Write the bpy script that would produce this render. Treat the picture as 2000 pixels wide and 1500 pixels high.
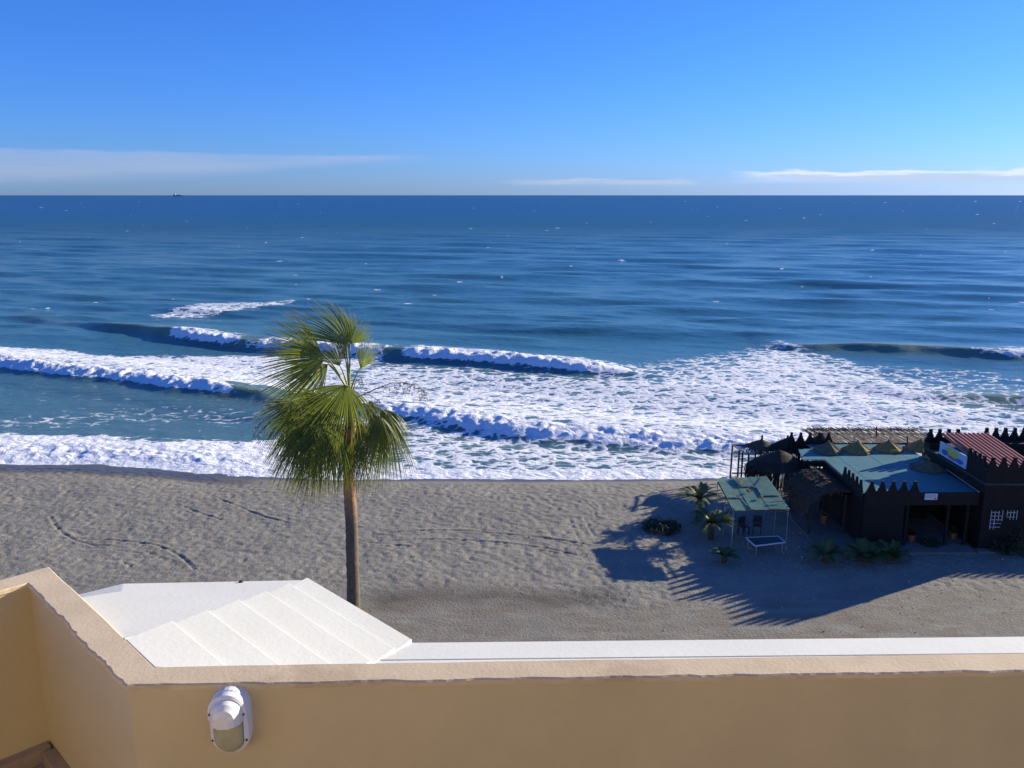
import bpy, math, random
import numpy as np
from mathutils import Vector, Matrix
R = math.radians
random.seed(7); rng = np.random.default_rng(7)
sc = bpy.context.scene
for o in list(bpy.data.objects): bpy.data.objects.remove(o)
col = sc.collection

# ------------------------------------------------------------------ camera
F = 1650.0; TH = R(12.6); H = 17.0            # focal length in photo pixels, tilt, eye height above the beach
cd = bpy.data.cameras.new('camera'); cam = bpy.data.objects.new('camera', cd); col.objects.link(cam)
cam.location = (0, 0, H); cam.rotation_euler = (math.pi/2 - TH, 0, 0)
cd.sensor_fit = 'HORIZONTAL'; cd.sensor_width = 36; cd.lens = 36*F/2000; cd.clip_end = 200000; cd.clip_start = .05
sc.camera = cam
sc.render.resolution_x = 1024; sc.render.resolution_y = 768
SUN_AZ, SUN_EL = 62.0, 16.5
# ------------------------------------------------------------------ node helpers
class S:
    """a socket with arithmetic"""
    def __init__(s, nt, sock): s.nt = nt; s.s = sock
    def _m(s, op, *a, clamp=False):
        n = s.nt.nodes.new('ShaderNodeMath'); n.operation = op; n.use_clamp = clamp
        for i, v in enumerate((s,) + a):
            if isinstance(v, S): s.nt.links.new(v.s, n.inputs[i])
            else: n.inputs[i].default_value = v
        return S(s.nt, n.outputs[0])
    def __add__(s, o): return s._m('ADD', o)
    __radd__ = __add__
    def __sub__(s, o): return s._m('SUBTRACT', o)
    def __rsub__(s, o): return (s*-1) + o
    def __mul__(s, o): return s._m('MULTIPLY', o)
    __rmul__ = __mul__
    def __truediv__(s, o): return s._m('DIVIDE', o)
    def pow(s, o): return s._m('POWER', o)
    def clamp(s): return s._m('ADD', 0.0, clamp=True)
    def smooth(s, a, b, o0=0., o1=1.):
        n = s.nt.nodes.new('ShaderNodeMapRange'); n.interpolation_type = 'SMOOTHSTEP'
        s.nt.links.new(s.s, n.inputs[0])
        for i, v in zip((1, 2, 3, 4), (a, b, o0, o1)):
            if isinstance(v, S): s.nt.links.new(v.s, n.inputs[i])
            else: n.inputs[i].default_value = v
        return S(s.nt, n.outputs[0])
def mixc(nt, f, a, b):
    n = nt.nodes.new('ShaderNodeMix'); n.data_type = 'RGBA'; n.clamp_factor = True
    for i, v in ((0, f), (6, a), (7, b)):
        if isinstance(v, S): nt.links.new(v.s, n.inputs[i])
        elif i == 0: n.inputs[0].default_value = v
        else: n.inputs[i].default_value = (*v[:3], 1)
    return S(nt, n.outputs[2])
def noise(nt, vec, scale, detail=4, rough=.55, dist=0.):
    n = nt.nodes.new('ShaderNodeTexNoise'); n.inputs['Scale'].default_value = scale
    n.inputs['Detail'].default_value = detail; n.inputs['Roughness'].default_value = rough; n.inputs['Distortion'].default_value = dist
    if vec is not None: nt.links.new(vec.s, n.inputs['Vector'])
    return S(nt, n.outputs['Fac'])
def mapping(nt, vec, scale=(1, 1, 1), loc=(0, 0, 0), rot=(0, 0, 0)):
    n = nt.nodes.new('ShaderNodeMapping'); nt.links.new(vec.s, n.inputs[0])
    n.inputs['Scale'].default_value = scale; n.inputs['Location'].default_value = loc; n.inputs['Rotation'].default_value = rot
    return S(nt, n.outputs[0])

# ------------------------------------------------------------------ world
w = bpy.data.worlds.new('World'); sc.world = w; w.use_nodes = True; nt = w.node_tree; nt.nodes.clear()
out = nt.nodes.new('ShaderNodeOutputWorld'); bg = nt.nodes.new('ShaderNodeBackground'); nt.links.new(bg.outputs[0], out.inputs[0])
sky = nt.nodes.new('ShaderNodeTexSky'); sky.sky_type = 'NISHITA'; sky.sun_disc = False
sky.sun_elevation = R(SUN_EL); sky.sun_rotation = R(SUN_AZ)
sky.altitude = 0; sky.air_density = 1.0; sky.dust_density = .2; sky.ozone_density = 10.0
hs = nt.nodes.new('ShaderNodeMix'); hs.data_type = 'RGBA'; hs.blend_type = 'MULTIPLY'; hs.inputs[0].default_value = 1   # cool white balance
nt.links.new(sky.outputs[0], hs.inputs[6]); hs.inputs[7].default_value = (.92, 1.0, 1.38, 1)
tc = nt.nodes.new('ShaderNodeTexCoord'); sx = nt.nodes.new('ShaderNodeSeparateXYZ'); nt.links.new(tc.outputs['Generated'], sx.inputs[0])
X, Y, Z = (S(nt, sx.outputs[i]) for i in range(3))
az = X._m('ARCTAN2', Y)*57.2958; el = Z._m('ARCSINE')*57.2958
cv = nt.nodes.new('ShaderNodeCombineXYZ'); nt.links.new((az*.10).s, cv.inputs[0]); nt.links.new((el*.9).s, cv.inputs[1]); CV = S(nt, cv.outputs[0])
n1 = noise(nt, CV, 1.1, 5, .55); n2 = noise(nt, CV, 2.6, 6, .6); n3 = noise(nt, mapping(nt, CV, (1, .25, 1)), 1.6, 3)
wid = (az*-1.).smooth(3.5, 30, 0., 1.)                      # thin cirrus veil, a wedge that opens to the left
top = 2.45 + (n3 - .5)*.55 + wid*.1; bot = 2.35 - wid*1.5 + (n3 - .5)*.3
veil = el.smooth(bot - .5, bot + .35)*el.smooth(top - .12, top + .14, 1., 0.)*(az*-1.).smooth(3.5, 9.)*(n1.smooth(.25, .7, .45, 1.))
ctop = 1.42 + (n2 - .5)*1.1
cum = el.smooth(.72 + (n1-.5)*.5, .95 + (n1-.5)*.5)*el.smooth(ctop - .1, ctop + .16, 1., 0.)*az.smooth(13.5, 17.5)
ctop2 = 1.0 + (n2 - .5)*1.2
cum2 = el.smooth(.55, .8)*el.smooth(ctop2 - .1, ctop2 + .15, 1., 0.)*az.smooth(-2, 3.)*n1.smooth(.38, .55)
skyc = S(nt, hs.outputs[2])
c1 = mixc(nt, veil*.34, skyc, (4.0, 4.0, 5.0))
lit = el.smooth(ctop - .35, ctop + .05)
c2 = mixc(nt, (cum*.9).clamp(), c1, mixc(nt, lit, (3.5, 4.6, 6.6), (6.3, 6.5, 7.0)))
c3 = mixc(nt, (cum2*.5).clamp(), c2, (3.9, 4.4, 5.4))
nt.links.new(c3.s, bg.inputs[0]); bg.inputs[1].default_value = .083
# ------------------------------------------------------------------ sun
sd = bpy.data.lights.new('sun', 'SUN'); so = bpy.data.objects.new('sun', sd); col.objects.link(so)
sd.energy = 4.9; sd.angle = R(.53); sd.color = (1, .905, .69)
TOSUN = Vector((math.sin(R(SUN_AZ))*math.cos(R(SUN_EL)), math.cos(R(SUN_AZ))*math.cos(R(SUN_EL)), math.sin(R(SUN_EL))))
so.rotation_euler = TOSUN.to_track_quat('Z', 'Y').to_euler(); so.location = (60, 40, 60)
vs = sc.view_settings; vs.view_transform = 'Standard'; vs.look = 'None'; vs.gamma = 1; vs.use_curve_mapping = False
vs.exposure = .85

# ------------------------------------------------------------------ pixel -> place (photo pixels 2000x1500)
def ray(px, py):
    u = (px-1000)/F; v = (py-750)/F
    return Vector((u, math.cos(TH)-v*math.sin(TH), -(math.sin(TH)+v*math.cos(TH))))
def at(px, py, z=0.):
    r = ray(px, py); return Vector((0, 0, H)) + r*((z-H)/r.z)
def aty(px, py, y):
    r = ray(px, py); return Vector((0, 0, H)) + r*(y/r.y)

# ------------------------------------------------------------------ materials
def mat(name, color, rough=.8, var=.15, scale=3., bump=0., bscale=30., metal=0., color2=None, stretch=(1, 1, 1), spec=.4, stain=None, coord='Object'):
    m = bpy.data.materials.new(name); m.use_nodes = True; nt = m.node_tree
    b = nt.nodes['Principled BSDF']; b.inputs['Roughness'].default_value = rough; b.inputs['Metallic'].default_value = metal
    b.inputs['Specular IOR Level'].default_value = spec
    t = nt.nodes.new('ShaderNodeTexCoord'); v = mapping(nt, S(nt, t.outputs[coord]), stretch)
    c2 = color2 or tuple(c*(1-var*2) for c in color)
    n = noise(nt, v, scale, 6, .6).smooth(.3, .7)
    c = mixc(nt, n, color, c2)
    if stain:
        s = noise(nt, v, stain[1], 5, .65).smooth(stain[2], stain[2]+.12)
        c = mixc(nt, s*stain[3], c, stain[0])
    nt.links.new(c.s, b.inputs['Base Color'])
    if bump:
        bn = nt.nodes.new('ShaderNodeBump'); bn.inputs['Strength'].default_value = 1; bn.inputs['Distance'].default_value = bump
        nt.links.new(noise(nt, v, bscale, 5, .6).s, bn.inputs['Height']); nt.links.new(bn.outputs[0], b.inputs['Normal'])
    return m
M = {}
M['cream'] = mat('cream_render', (.63, .51, .31), .9, .06, 1.3, .0012, 90, stain=((.56, .445, .265), .8, .55, .35))
M['coping'] = mat('coping_paint', (.71, .56, .37), .85, .08, 3, .0015, 60, stain=((.42, .32, .2), 2.2, .56, .5))
M['white_roof'] = mat('white_roof_paint', (.70, .69, .62), .75, .03, 2, .0015, 40, stain=((.64, .60, .53), 1.5, .58, .5))
M['facade'] = mat('facade_render', (.68, .6, .45), .9, .06, 1)
M['tile'] = mat('terrace_tile', (.40, .30, .24), .6, .15, 5, .001, 60)
M['grout'] = mat('grout', (.10, .075, .06), .9, .1, 6)
M['lamp_white'] = mat('lamp_enamel', (.80, .80, .80), .35, .03, 8, spec=.5)
M['lamp_glass'] = mat('lamp_frosted_glass', (.44, .41, .27), .45, .08, 18)
M['seam'] = mat('lamp_gasket', (.08, .075, .07), .7, .1, 8)
M['screw'] = mat('lamp_screw', (.10, .06, .04), .5, .2, 40)
M['trunk'] = None
M['blade'] = None
M['petiole'] = mat('petiole', (.32, .34, .09), .5, .12, 4)
M['stalk'] = mat('dry_stalk', (.22, .13, .08), .8, .2, 8)
M['bark'] = mat('leaf_base_bark', (.13, .065, .03), .9, .25, 25, .01, 40)
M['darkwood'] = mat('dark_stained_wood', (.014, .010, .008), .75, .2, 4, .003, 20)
M['post'] = mat('weathered_post', (.06, .048, .036), .85, .2, 6, .003, 20, stretch=(1, 1, .15))
M['teal'] = mat('teal_roof_paint', (.065, .20, .21), .6, .10, 1.2, .002, 20, stain=((.10, .24, .24), 2.5, .55, .5))
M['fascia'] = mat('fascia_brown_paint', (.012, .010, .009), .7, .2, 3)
M['band'] = mat('green_band_paint', (.03, .065, .06), .7, .15, 4)
M['redtile'] = mat('red_roof_tile', (.48, .16, .12), .7, .12, 5, .002, 40)
M['straw'] = mat('straw_thatch', (.36, .27, .09), .95, .18, 12, .02, 40, stretch=(1, 1, .3))
M['straw_grey'] = mat('grey_straw_thatch', (.20, .17, .10), .95, .18, 12, .02, 40, stretch=(1, 1, .3))
M['dthatch'] = mat('dark_palm_thatch', (.055, .044, .030), .95, .25, 8, .02, 30)
M['mthatch'] = mat('brown_thatch', (.13, .10, .065), .95, .25, 8, .02, 30)
M['reed'] = mat('reed_slat', (.24, .185, .12), .9, .25, 6)
M['corr'] = mat('green_corrugated_sheet', (.20, .38, .26), .65, .12, 1.5, 0, stain=((.32, .23, .12), 1.6, .6, .75))
M['rust'] = mat('rusty_edge', (.26, .15, .07), .9, .2, 10)
M['steel'] = mat('galvanised_tube', (.35, .36, .36), .5, .1, 6, metal=.3)
M['slab'] = mat('concrete_slab', (.20, .19, .17), .9, .12, 2, .003, 20)
M['terracotta'] = mat('terracotta', (.40, .15, .065), .8, .12, 9, .002, 30)
M['soil'] = mat('potting_soil', (.05, .035, .025), 1, .2, 12)
M['leaf_date'] = mat('date_palm_leaf', (.09, .13, .03), .55, .2, 3)
M['leaf_dark'] = mat('shrub_leaf', (.04, .065, .02), .6, .25, 3)
M['board_white'] = mat('white_board', (.72, .72, .74), .5, .03, 5)
M['tabletop'] = mat('dark_table_top', (.03, .045, .06), .5, .15, 4)
M['plastic_dark'] = mat('dark_plastic', (.03, .035, .045), .45, .1, 5)
M['trellis'] = mat('white_trellis_paint', (.6, .6, .58), .7, .1, 8)
M['plank'] = mat('blue_grey_plank', (.06, .10, .14), .7, .15, 6)
M['shiphull'] = mat('hazy_ship_hull', (.22, .30, .42), .6, .1, .05)  # pale blue of distance haze put into the hull colour
M['shipwhite'] = mat('ship_superstructure', (.6, .62, .65), .6, .05, .05)
M['pebble'] = mat('pale_pebble', (.50, .48, .43), .8, .2, 20)
M['dkpebble'] = mat('dark_pebble', (.04, .035, .03), .8, .2, 20)

# ------------------------------------------------------------------ mesh helpers
class MB:
    def __init__(s): s.v = []; s.f = []; s.mi = []
    def add(s, vs, fs, mi=0):
        k = len(s.v); s.v += [tuple(p) for p in vs]; s.f += [tuple(i+k for i in f) for f in fs]; s.mi += [mi]*len(fs); return s
    def box(s, lo, hi, mi=0):
        x0, y0, z0 = lo; x1, y1, z1 = hi
        return s.add([(x0,y0,z0),(x1,y0,z0),(x1,y1,z0),(x0,y1,z0),(x0,y0,z1),(x1,y0,z1),(x1,y1,z1),(x0,y1,z1)],
                     [(3,2,1,0),(4,5,6,7),(0,1,5,4),(1,2,6,5),(2,3,7,6),(3,0,4,7)], mi)
    def prism(s, poly, z0, z1, mi=0):               # poly counter-clockwise; z per vertex or scalar
        n = len(poly); a = [z0]*n if not hasattr(z0, '__len__') else z0; b = [z1]*n if not hasattr(z1, '__len__') else z1
        vs = [(p[0], p[1], a[i]) for i, p in enumerate(poly)] + [(p[0], p[1], b[i]) for i, p in enumerate(poly)]
        return s.add(vs, [tuple(range(n-1, -1, -1)), tuple(range(n, 2*n))] + [(i, (i+1) % n, n+(i+1) % n, n+i) for i in range(n)], mi)
    def tube(s, pts, rad, n=8, mi=0, cap=True):
        pts = [Vector(p) for p in pts]; m = len(pts)
        if not hasattr(rad, '__len__'): rad = [rad]*m
        vs = []; ref = None
        for i, p in enumerate(pts):
            t = (pts[min(i+1, m-1)] - pts[max(i-1, 0)]).normalized()
            if ref is None: ref = Vector((1, 0, 0)) if abs(t.x) < .8 else Vector((0, 1, 0))
            a = (ref - t*ref.dot(t)).normalized(); b = t.cross(a); ref = a
            for k in range(n):
                q = 2*math.pi*k/n; vs.append(p + (a*math.cos(q) + b*math.sin(q))*rad[i])
        fs = [(i*n+k, i*n+(k+1) % n, (i+1)*n+(k+1) % n, (i+1)*n+k) for i in range(m-1) for k in range(n)]
        if cap: fs += [tuple(range(n-1, -1, -1)), tuple((m-1)*n+k for k in range(n))]
        return s.add(vs, fs, mi)
    def bar(s, a, b, w, h, mi=0, up=(0, 0, 1)):
        a = Vector(a); b = Vector(b); t = (b-a).normalized(); u = Vector(up)
        if abs(t.dot(u)) > .95: u = Vector((0, 1, 0))
        sd_ = t.cross(u).normalized(); u = sd_.cross(t).normalized()
        vs = [p + sd_*(w/2*i) + u*(h/2*j) for p in (a, b) for i, j in ((-1,-1),(1,-1),(1,1),(-1,1))]
        return s.add(vs, [(0,1,2,3),(7,6,5,4),(0,4,5,1),(1,5,6,2),(2,6,7,3),(3,7,4,0)], mi)
    def lathe(s, c, prof, n=16, mi=0):
        vs = [(c[0]+r*math.cos(2*math.pi*k/n), c[1]+r*math.sin(2*math.pi*k/n), c[2]+z) for r, z in prof for k in range(n)]
        m = len(prof); fs = [(i*n+k, i*n+(k+1) % n, (i+1)*n+(k+1) % n, (i+1)*n+k) for i in range(m-1) for k in range(n)]
        return s.add(vs, fs + [tuple(range(n-1, -1, -1)), tuple((m-1)*n+k for k in range(n))], mi)
    def build(s, name, mats, parent=None, smooth=False, bevel=0.):
        me = bpy.data.meshes.new(name); off = parent['_o'] if parent is not None else (0, 0, 0)
        me.from_pydata([(x-off[0], y-off[1], z-off[2]) for x, y, z in s.v], [], s.f)
        for m in (mats if isinstance(mats, (list, tuple)) else [mats]): me.materials.append(m)
        me.polygons.foreach_set('material_index', s.mi)
        if smooth: me.polygons.foreach_set('use_smooth', [True]*len(s.f))
        me.validate(); me.update()
        o = bpy.data.objects.new(name, me); col.objects.link(o)
        if parent is not None: o.parent = parent; OFF[o.name] = off; o['_o'] = off
        if bevel:
            bm_ = o.modifiers.new('bevel', 'BEVEL'); bm_.width = bevel; bm_.segments = 2; bm_.limit_method = 'ANGLE'
        return o
OFF = {}
def thing(name, label, cat, loc=(0, 0, 0), group=None):
    o = bpy.data.objects.new(name, None); col.objects.link(o); o.location = loc; o.empty_display_size = .3
    o['label'] = label; o['category'] = cat; o['_o'] = tuple(loc)
    if group: o['group'] = group
    return o
def tag(o, label, cat, group=None, kind=None):
    o['label'] = label; o['category'] = cat
    if group: o['group'] = group
    if kind: o['kind'] = kind
    return o
# numpy value noise
_T = rng.random((8, 256, 256)).astype(np.float32)
def vn(x, y, seed=0):
    T = _T[seed % 8]; x = x + seed*17.3; y = y + seed*9.1
    i = np.floor(x).astype(np.int64); j = np.floor(y).astype(np.int64); a = x-i; b = y-j
    a = a*a*(3-2*a); b = b*b*(3-2*b); i &= 255; j &= 255; i1 = (i+1) & 255; j1 = (j+1) & 255
    return T[i, j]*(1-a)*(1-b) + T[i1, j]*a*(1-b) + T[i, j1]*(1-a)*b + T[i1, j1]*a*b
def fbm(x, y, seed=0, octv=4, g=.5):
    s = 0; k = 1; t = 0
    for q in range(octv): s = s + k*vn(x*2**q, y*2**q, seed+q); t += k; k *= g
    return s/t
def sst(x, a, b):
    t = np.clip((x-a)/(b-a), 0, 1); return t*t*(3-2*t)
def grid_mesh(name, GX, GY, GZ, material, attrs):
    m, n = GX.shape
    me = bpy.data.meshes.new(name); me.vertices.add(m*n)
    me.vertices.foreach_set('co', np.stack([GX, GY, GZ], -1).astype(np.float32).ravel())
    idx = np.arange(m*n).reshape(m, n)
    q = np.stack([idx[:-1, :-1], idx[:-1, 1:], idx[1:, 1:], idx[1:, :-1]], -1).reshape(-1, 4)
    me.loops.add(q.size); me.loops.foreach_set('vertex_index', q.ravel().astype(np.int32))
    me.polygons.add(len(q)); me.polygons.foreach_set('loop_start', np.arange(0, q.size, 4, dtype=np.int32))
    me.polygons.foreach_set('use_smooth', np.ones(len(q), dtype=bool))
    for k, A in attrs.items():
        a = me.attributes.new(k, 'FLOAT', 'POINT'); a.data.foreach_set('value', A.astype(np.float32).ravel())
    me.update(calc_edges=True); me.materials.append(material)
    o = bpy.data.objects.new(name, me); col.objects.link(o); return o

# ================================================================== THE SETTING
ZS = -.4                                                     # still-water level
SHX = np.array([-200, -34, -26, -21, -17, -14, 0, 14, 30, 200.]); SHY = np.array([54., 53.8, 53.2, 52.2, 51., 50.5, 50.2, 50.5, 51., 53])
def shore(x): return np.interp(x, SHX, SHY)
def pl(*pts, z=ZS): return np.array([[*at(px, py, z)[:2]] for px, py in pts])
def seg_dist(x, y, P):
    d = np.full(x.shape, 1e9)
    for (ax, ay), (bx, by) in zip(P[:-1], P[1:]):
        L = (bx-ax)**2+(by-ay)**2; t = np.clip(((x-ax)*(bx-ax)+(y-ay)*(by-ay))/L, 0, 1)
        d = np.minimum(d, np.hypot(x-ax-t*(bx-ax), y-ay-t*(by-ay)))
    return d
# ---- beach
xs = np.concatenate([[-400, -200, -120, -80, -60, -50, -44, -40], np.arange(-37, 42, .095), [45, 50, 60, 80, 120, 200, 400]])
ys = np.concatenate([[-300, -150, -60, -20, 0, 10, 18, 23, 25.5], np.arange(27, 56, .08), [60, 66, 75]])
GX, GY = np.meshgrid(xs, ys)
S_ = shore(GX); wob = (fbm(GX*.35, GY*.35, 3, 3)-.5)*.8
slope = np.where(GY > 44, -(GY-44)**2*.0035, 0); base = ZS - .085*(GY - S_ + wob*.6)
k = sst(GY, 46, 51); z = (slope*1.0)*(1-k) + base*k
z = np.where(GY > 53, np.minimum(z, base), z)
soft = sst(GY + (fbm(GX*.15, GY*.15, 1)-.5)*5, 33.3, 35.4)    # trampled sand above, packed track below
trod = soft*(1-sst(GY - S_ + wob, -1.6, -.6))
z += trod*((vn(GX*5.2, GY*5.0, 2)-.5)*.045 + np.minimum(0, .5-vn(GX*4.1, GY*3.9, 5))*.075)
z += (fbm(GX*.3, GY*.3, 4, 2)-.5)*.10*soft + (fbm(GX*1.2, GY*2.2, 6, 3)-.5)*.035*(1-soft)
tracks = [((98,1008),(108,1026),(124,1042),(150,1056),(185,1064),(213,1064)), ((178,1053),(215,1053),(250,1056),(300,1063),(335,1075),(362,1092),(380,1112)),
          ((225,1074),(275,1080)), ((280,1076),(325,1092)), ((238,1098),(256,1105)), ((360,990),(395,1004),(432,1015)), ((425,972),(470,992),(520,1010),(565,1022)),
          ((755,1040),(800,1037),(860,1035),(920,1037),(975,1042),(1030,1046),(1085,1053),(1150,1064)), ((765,1056),(830,1053),(900,1054),(960,1058),(1030,1065),(1080,1073),(1122,1083)),
          ((690,1053),(730,1060),(800,1067)), ((1110,965),(1140,978),(1160,995),(1165,1015)), ((1112,1010),(1122,1035),(1135,1062)), ((1140,1010),(1160,1045)), ((540,962),(690,966))]
for i, t in enumerate(tracks):
    P = pl(*t, z=0.); lo = P.min(0)-1; hi = P.max(0)+1
    m = (GX > lo[0]) & (GX < hi[0]) & (GY > lo[1]) & (GY < hi[1]); d = seg_dist(GX[m], GY[m], P)
    a = (.5 if i in (2, 3, 10, 11, 12, 13) else 1.)*(.55+.6*vn(GX[m]*.9, GY[m]*.9, 7))
    z[m] += a*(-.055*np.exp(-(d/.06)**2) + .022*np.exp(-((d-.14)/.06)**2))
wet = sst(GY - S_ + wob*.8, -3.2, -1.7); kw = sst(GX, -20, -12); wet = wet*(1-kw) + sst(GY-S_+wob*.3, -.9, -.3)*kw
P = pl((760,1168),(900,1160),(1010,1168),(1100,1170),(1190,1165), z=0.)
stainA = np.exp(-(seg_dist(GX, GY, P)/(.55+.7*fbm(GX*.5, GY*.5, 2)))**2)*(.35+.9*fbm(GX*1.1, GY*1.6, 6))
m_sand = bpy.data.materials.new('beach_sand'); m_sand.use_nodes = True; nt = m_sand.node_tree; b = nt.nodes['Principled BSDF']
def attr(nt, n):
    a = nt.nodes.new('ShaderNodeAttribute'); a.attribute_name = n; return S(nt, a.outputs['Fac'])
t = nt.nodes.new('ShaderNodeTexCoord'); V = S(nt, t.outputs['Object'])
c = mixc(nt, noise(nt, V, .5, 5).smooth(.35, .65), (.290, .268, .212), (.240, .224, .182))
c = mixc(nt, noise(nt, V, 7, 4, .7).smooth(.45, .75)*.6, c, (.155, .143, .115))
c = mixc(nt, noise(nt, V, 21, 3, .7).smooth(.62, .74)*.5, c, (.50, .46, .40))
c = mixc(nt, attr(nt, 'packed')*noise(nt, mapping(nt, V, (.3, 1, 1)), 1.3, 5, .65).smooth(.4, .62), c, (.222, .186, .138))
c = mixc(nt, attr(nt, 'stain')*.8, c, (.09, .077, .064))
c = mixc(nt, attr(nt, 'wet')*.85, c, (.060, .055, .052))
nt.links.new(c.s, b.inputs['Base Color'])
nt.links.new((attr(nt, 'wet').smooth(.5, 1., .95, .35)).s, b.inputs['Roughness']); b.inputs['Specular IOR Level'].default_value = .3
bn = nt.nodes.new('ShaderNodeBump'); bn.inputs['Distance'].default_value = .06; bn.inputs['Strength'].default_value = .8
nt.links.new((noise(nt, V, 8., 5, .7)*(1 - attr(nt, 'wet')*.85)).s, bn.inputs['Height']); nt.links.new(bn.outputs[0], b.inputs['Normal'])
beach = grid_mesh('beach', GX, GY, z, m_sand, {'wet': wet, 'packed': 1-soft, 'stain': stainA}); beach['kind'] = 'structure'

# ---- sea
y1 = [47.5]
while y1[-1] < 60000:
    yy = y1[-1]; y1.append(yy + (.13 if yy < 56 else .13*(yy/56)**1.75 if yy < 160 else max(.13*(160/56)**1.75, yy*yy/17/1650*.75)))
ys = np.array(y1); us = np.linspace(-1.0, 1.05, 860)
GX, GY = np.meshgrid(us, ys); GX = GX*(GY*.976+17*.218)
D = GY
S_ = shore(GX); off = D - S_
z = np.zeros_like(GX); dyr = np.gradient(ys)[:, None]
calm = sst(off, 3, 14)*.35 + sst(off, 35, 70)*.65
for i in range(46):                                          # swell and wind sea
    lam = 2.2*(34/2.2)**rng.random(); a = R(-90 - 17 + rng.normal()*(13 if lam > 9 else 24)); kx, ky = math.cos(a)*6.2832/lam, math.sin(a)*6.2832/lam
    amp = .0085*lam**.72
    fade = np.clip(1 - dyr*3.2/lam, 0, 1)
    mod = .35 + 1.3*vn(GX/(lam*3.2)+i*3.7, GY/(lam*1.5)+i*1.9, i)
    ph = kx*GX + ky*GY + rng.random()*6.28 + 1.6*(vn(GX/60+i, GY/60, i+3)-.5)
    s_ = np.sin(ph); z += amp*mod*fade*(s_ + .25*np.cos(2*ph))*calm
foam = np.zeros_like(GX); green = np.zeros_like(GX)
def curve(pts, vals):
    P = pl(*pts); o_ = np.argsort(P[:, 0]); return P[o_, 0], P[o_, 1], np.array(vals)[o_]
nwig = (fbm(GX*.12, GY*.05, 1, 3)-.5); nlump = fbm(GX*1.1, GY*1.1, 2, 4, .6)-.5; nl2 = fbm(GX*.35, GY*.35, 5, 3)
def breaker(pts, amp, white, backlit, back=5.5, front=1.5, lump=.55):
    cx, cy, ca = curve(pts, amp); _, _, cw = curve(pts, white); _, _, cg = curve(pts, backlit)
    d = D - np.interp(GX, cx, cy) + nwig*2.4
    edge = sst(GX, cx[0]-3, cx[0]+1)*(1-sst(GX, cx[-1]-1, cx[-1]+3))
    A = np.interp(GX, cx, ca)*edge; W = np.interp(GX, cx, cw)*edge; G = np.interp(GX, cx, cg)*edge
    W = np.clip(W*1.25 + (nl2-.5)*1.2*(W > .02)*(W < .95), 0, 1)
    fr = front*(1+.5*W)
    prof = np.where(d > 0, np.exp(-(d/back)**2), np.exp(-(d/fr)**2)) - .22*np.exp(-((d+2.9)/1.5)**2)
    wf = W*np.where(d > 0, np.exp(-(d/1.1)**2), np.exp(-((d)/1.9)**4))
    zz = A*prof + wf*lump*nlump*1.5*A.clip(.4, 1)
    f = np.clip(wf*1.5, 0, 1.1)
    g = G*np.exp(-((d+.2)/1.9)**2)*(1-np.clip(f, 0, 1))  # mask for the painted backlit glow on the wave face
    f = np.maximum(f, W*.55*np.exp(-((d-2.2)/1.8)**2))
    return zz, f, g
for args in [
    (((20,617),(60,622),(200,640),(330,655),(372,660),(420,666),(480,672),(550,678),(700,690),(800,694),(850,697),(1000,710),(1150,722),(1250,728)),
     (.1,.35,.6,1.0,1.05,.9,.95,1.0,1.0,.95,.95,.9,.75,.1), (0,0,0,0,.75,.6,.25,.8,.6,.25,.9,1,.9,.2), (.1,.3,.5,1,.9,.8,.9,.9,.6,.5,.3,.1,0,0)),
    (((1470,668),(1540,676),(1700,684),(1860,690),(1960,695),(2060,698),(2300,706)), (0,.5,.85,.9,.95,1.,1), (0,0,0,0,.35,.95,.9), (.2,.7,1,1,1,.8,.8)),
    (((-260,680),(-80,702),(0,712),(150,728),(260,740),(390,758),(430,764),(510,772),(570,782)), (.8,.8,.8,.75,.75,.7,.65,.5,.1), (.9,1,1,.9,.95,1,.25,0,0), (0,0,0,0,0,.5,1,.8,.2)),
    (((1690,768),(1760,773),(1850,777),(2000,783),(2200,790)), (.05,.4,.5,.5,.45), (0,.1,0,0,0), (.2,.7,1,1,1)),
    (((660,790),(740,802),(850,814),(1000,836),(1150,850),(1300,862),(1450,868),(1600,872),(1800,876)), (.2,.5,.55,.6,.55,.5,.5,.4,.3), (.4,.95,1,1,1,1,1,1,.7), (0,)*9),
    (((-200,862),(0,884),(120,890),(250,896),(400,900),(520,908)), (.4,.42,.38,.35,.3,.1), (1,1,1,1,.9,.3), (0,)*6),
    ]:
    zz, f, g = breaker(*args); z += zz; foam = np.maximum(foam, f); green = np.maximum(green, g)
def band(far, near, dens, soft_f=3., soft_n=1.2):
    P = pl(*far); Q = pl(*near); P = P[P[:, 0].argsort()]; Q = Q[Q[:, 0].argsort()]
    yf = np.interp(GX, P[:, 0], P[:, 1]); yn = np.interp(GX, Q[:, 0], Q[:, 1]); wv = nwig*3 + (fbm(GX*.4, GY*.4, 6, 3)-.5)*2.5
    m = (1-sst(D+wv, yf-soft_f, yf+soft_f*.4))*sst(D+wv, yn-soft_n*.5, yn+soft_n)
    x0, x1 = max(P[0, 0], Q[0, 0]), min(P[-1, 0], Q[-1, 0])
    return m*sst(GX+wv, x0-1.5, x0+2.5)*(1-sst(GX+wv, x1-2.5, x1+1.5))*dens
B = lambda *a: globals().__setitem__('foam', np.maximum(foam, band(*a)))
B(((-300,640),(0,674),(120,676),(230,688),(400,690),(560,690),(760,692)), ((-260,680),(0,712),(150,728),(260,740),(390,756),(510,764),(600,770),(760,800)), .64)
B(((640,690),(850,702),(1000,712),(1150,722),(1260,720),(1400,694),(1490,666),(1540,684),(1620,706),(1740,740),(1860,775),(2000,812),(2300,850)), ((640,790),(740,800),(850,812),(1000,834),(1150,848),(1300,860),(1450,868),(1760,885),(2300,900)), .565, 9.)
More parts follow.
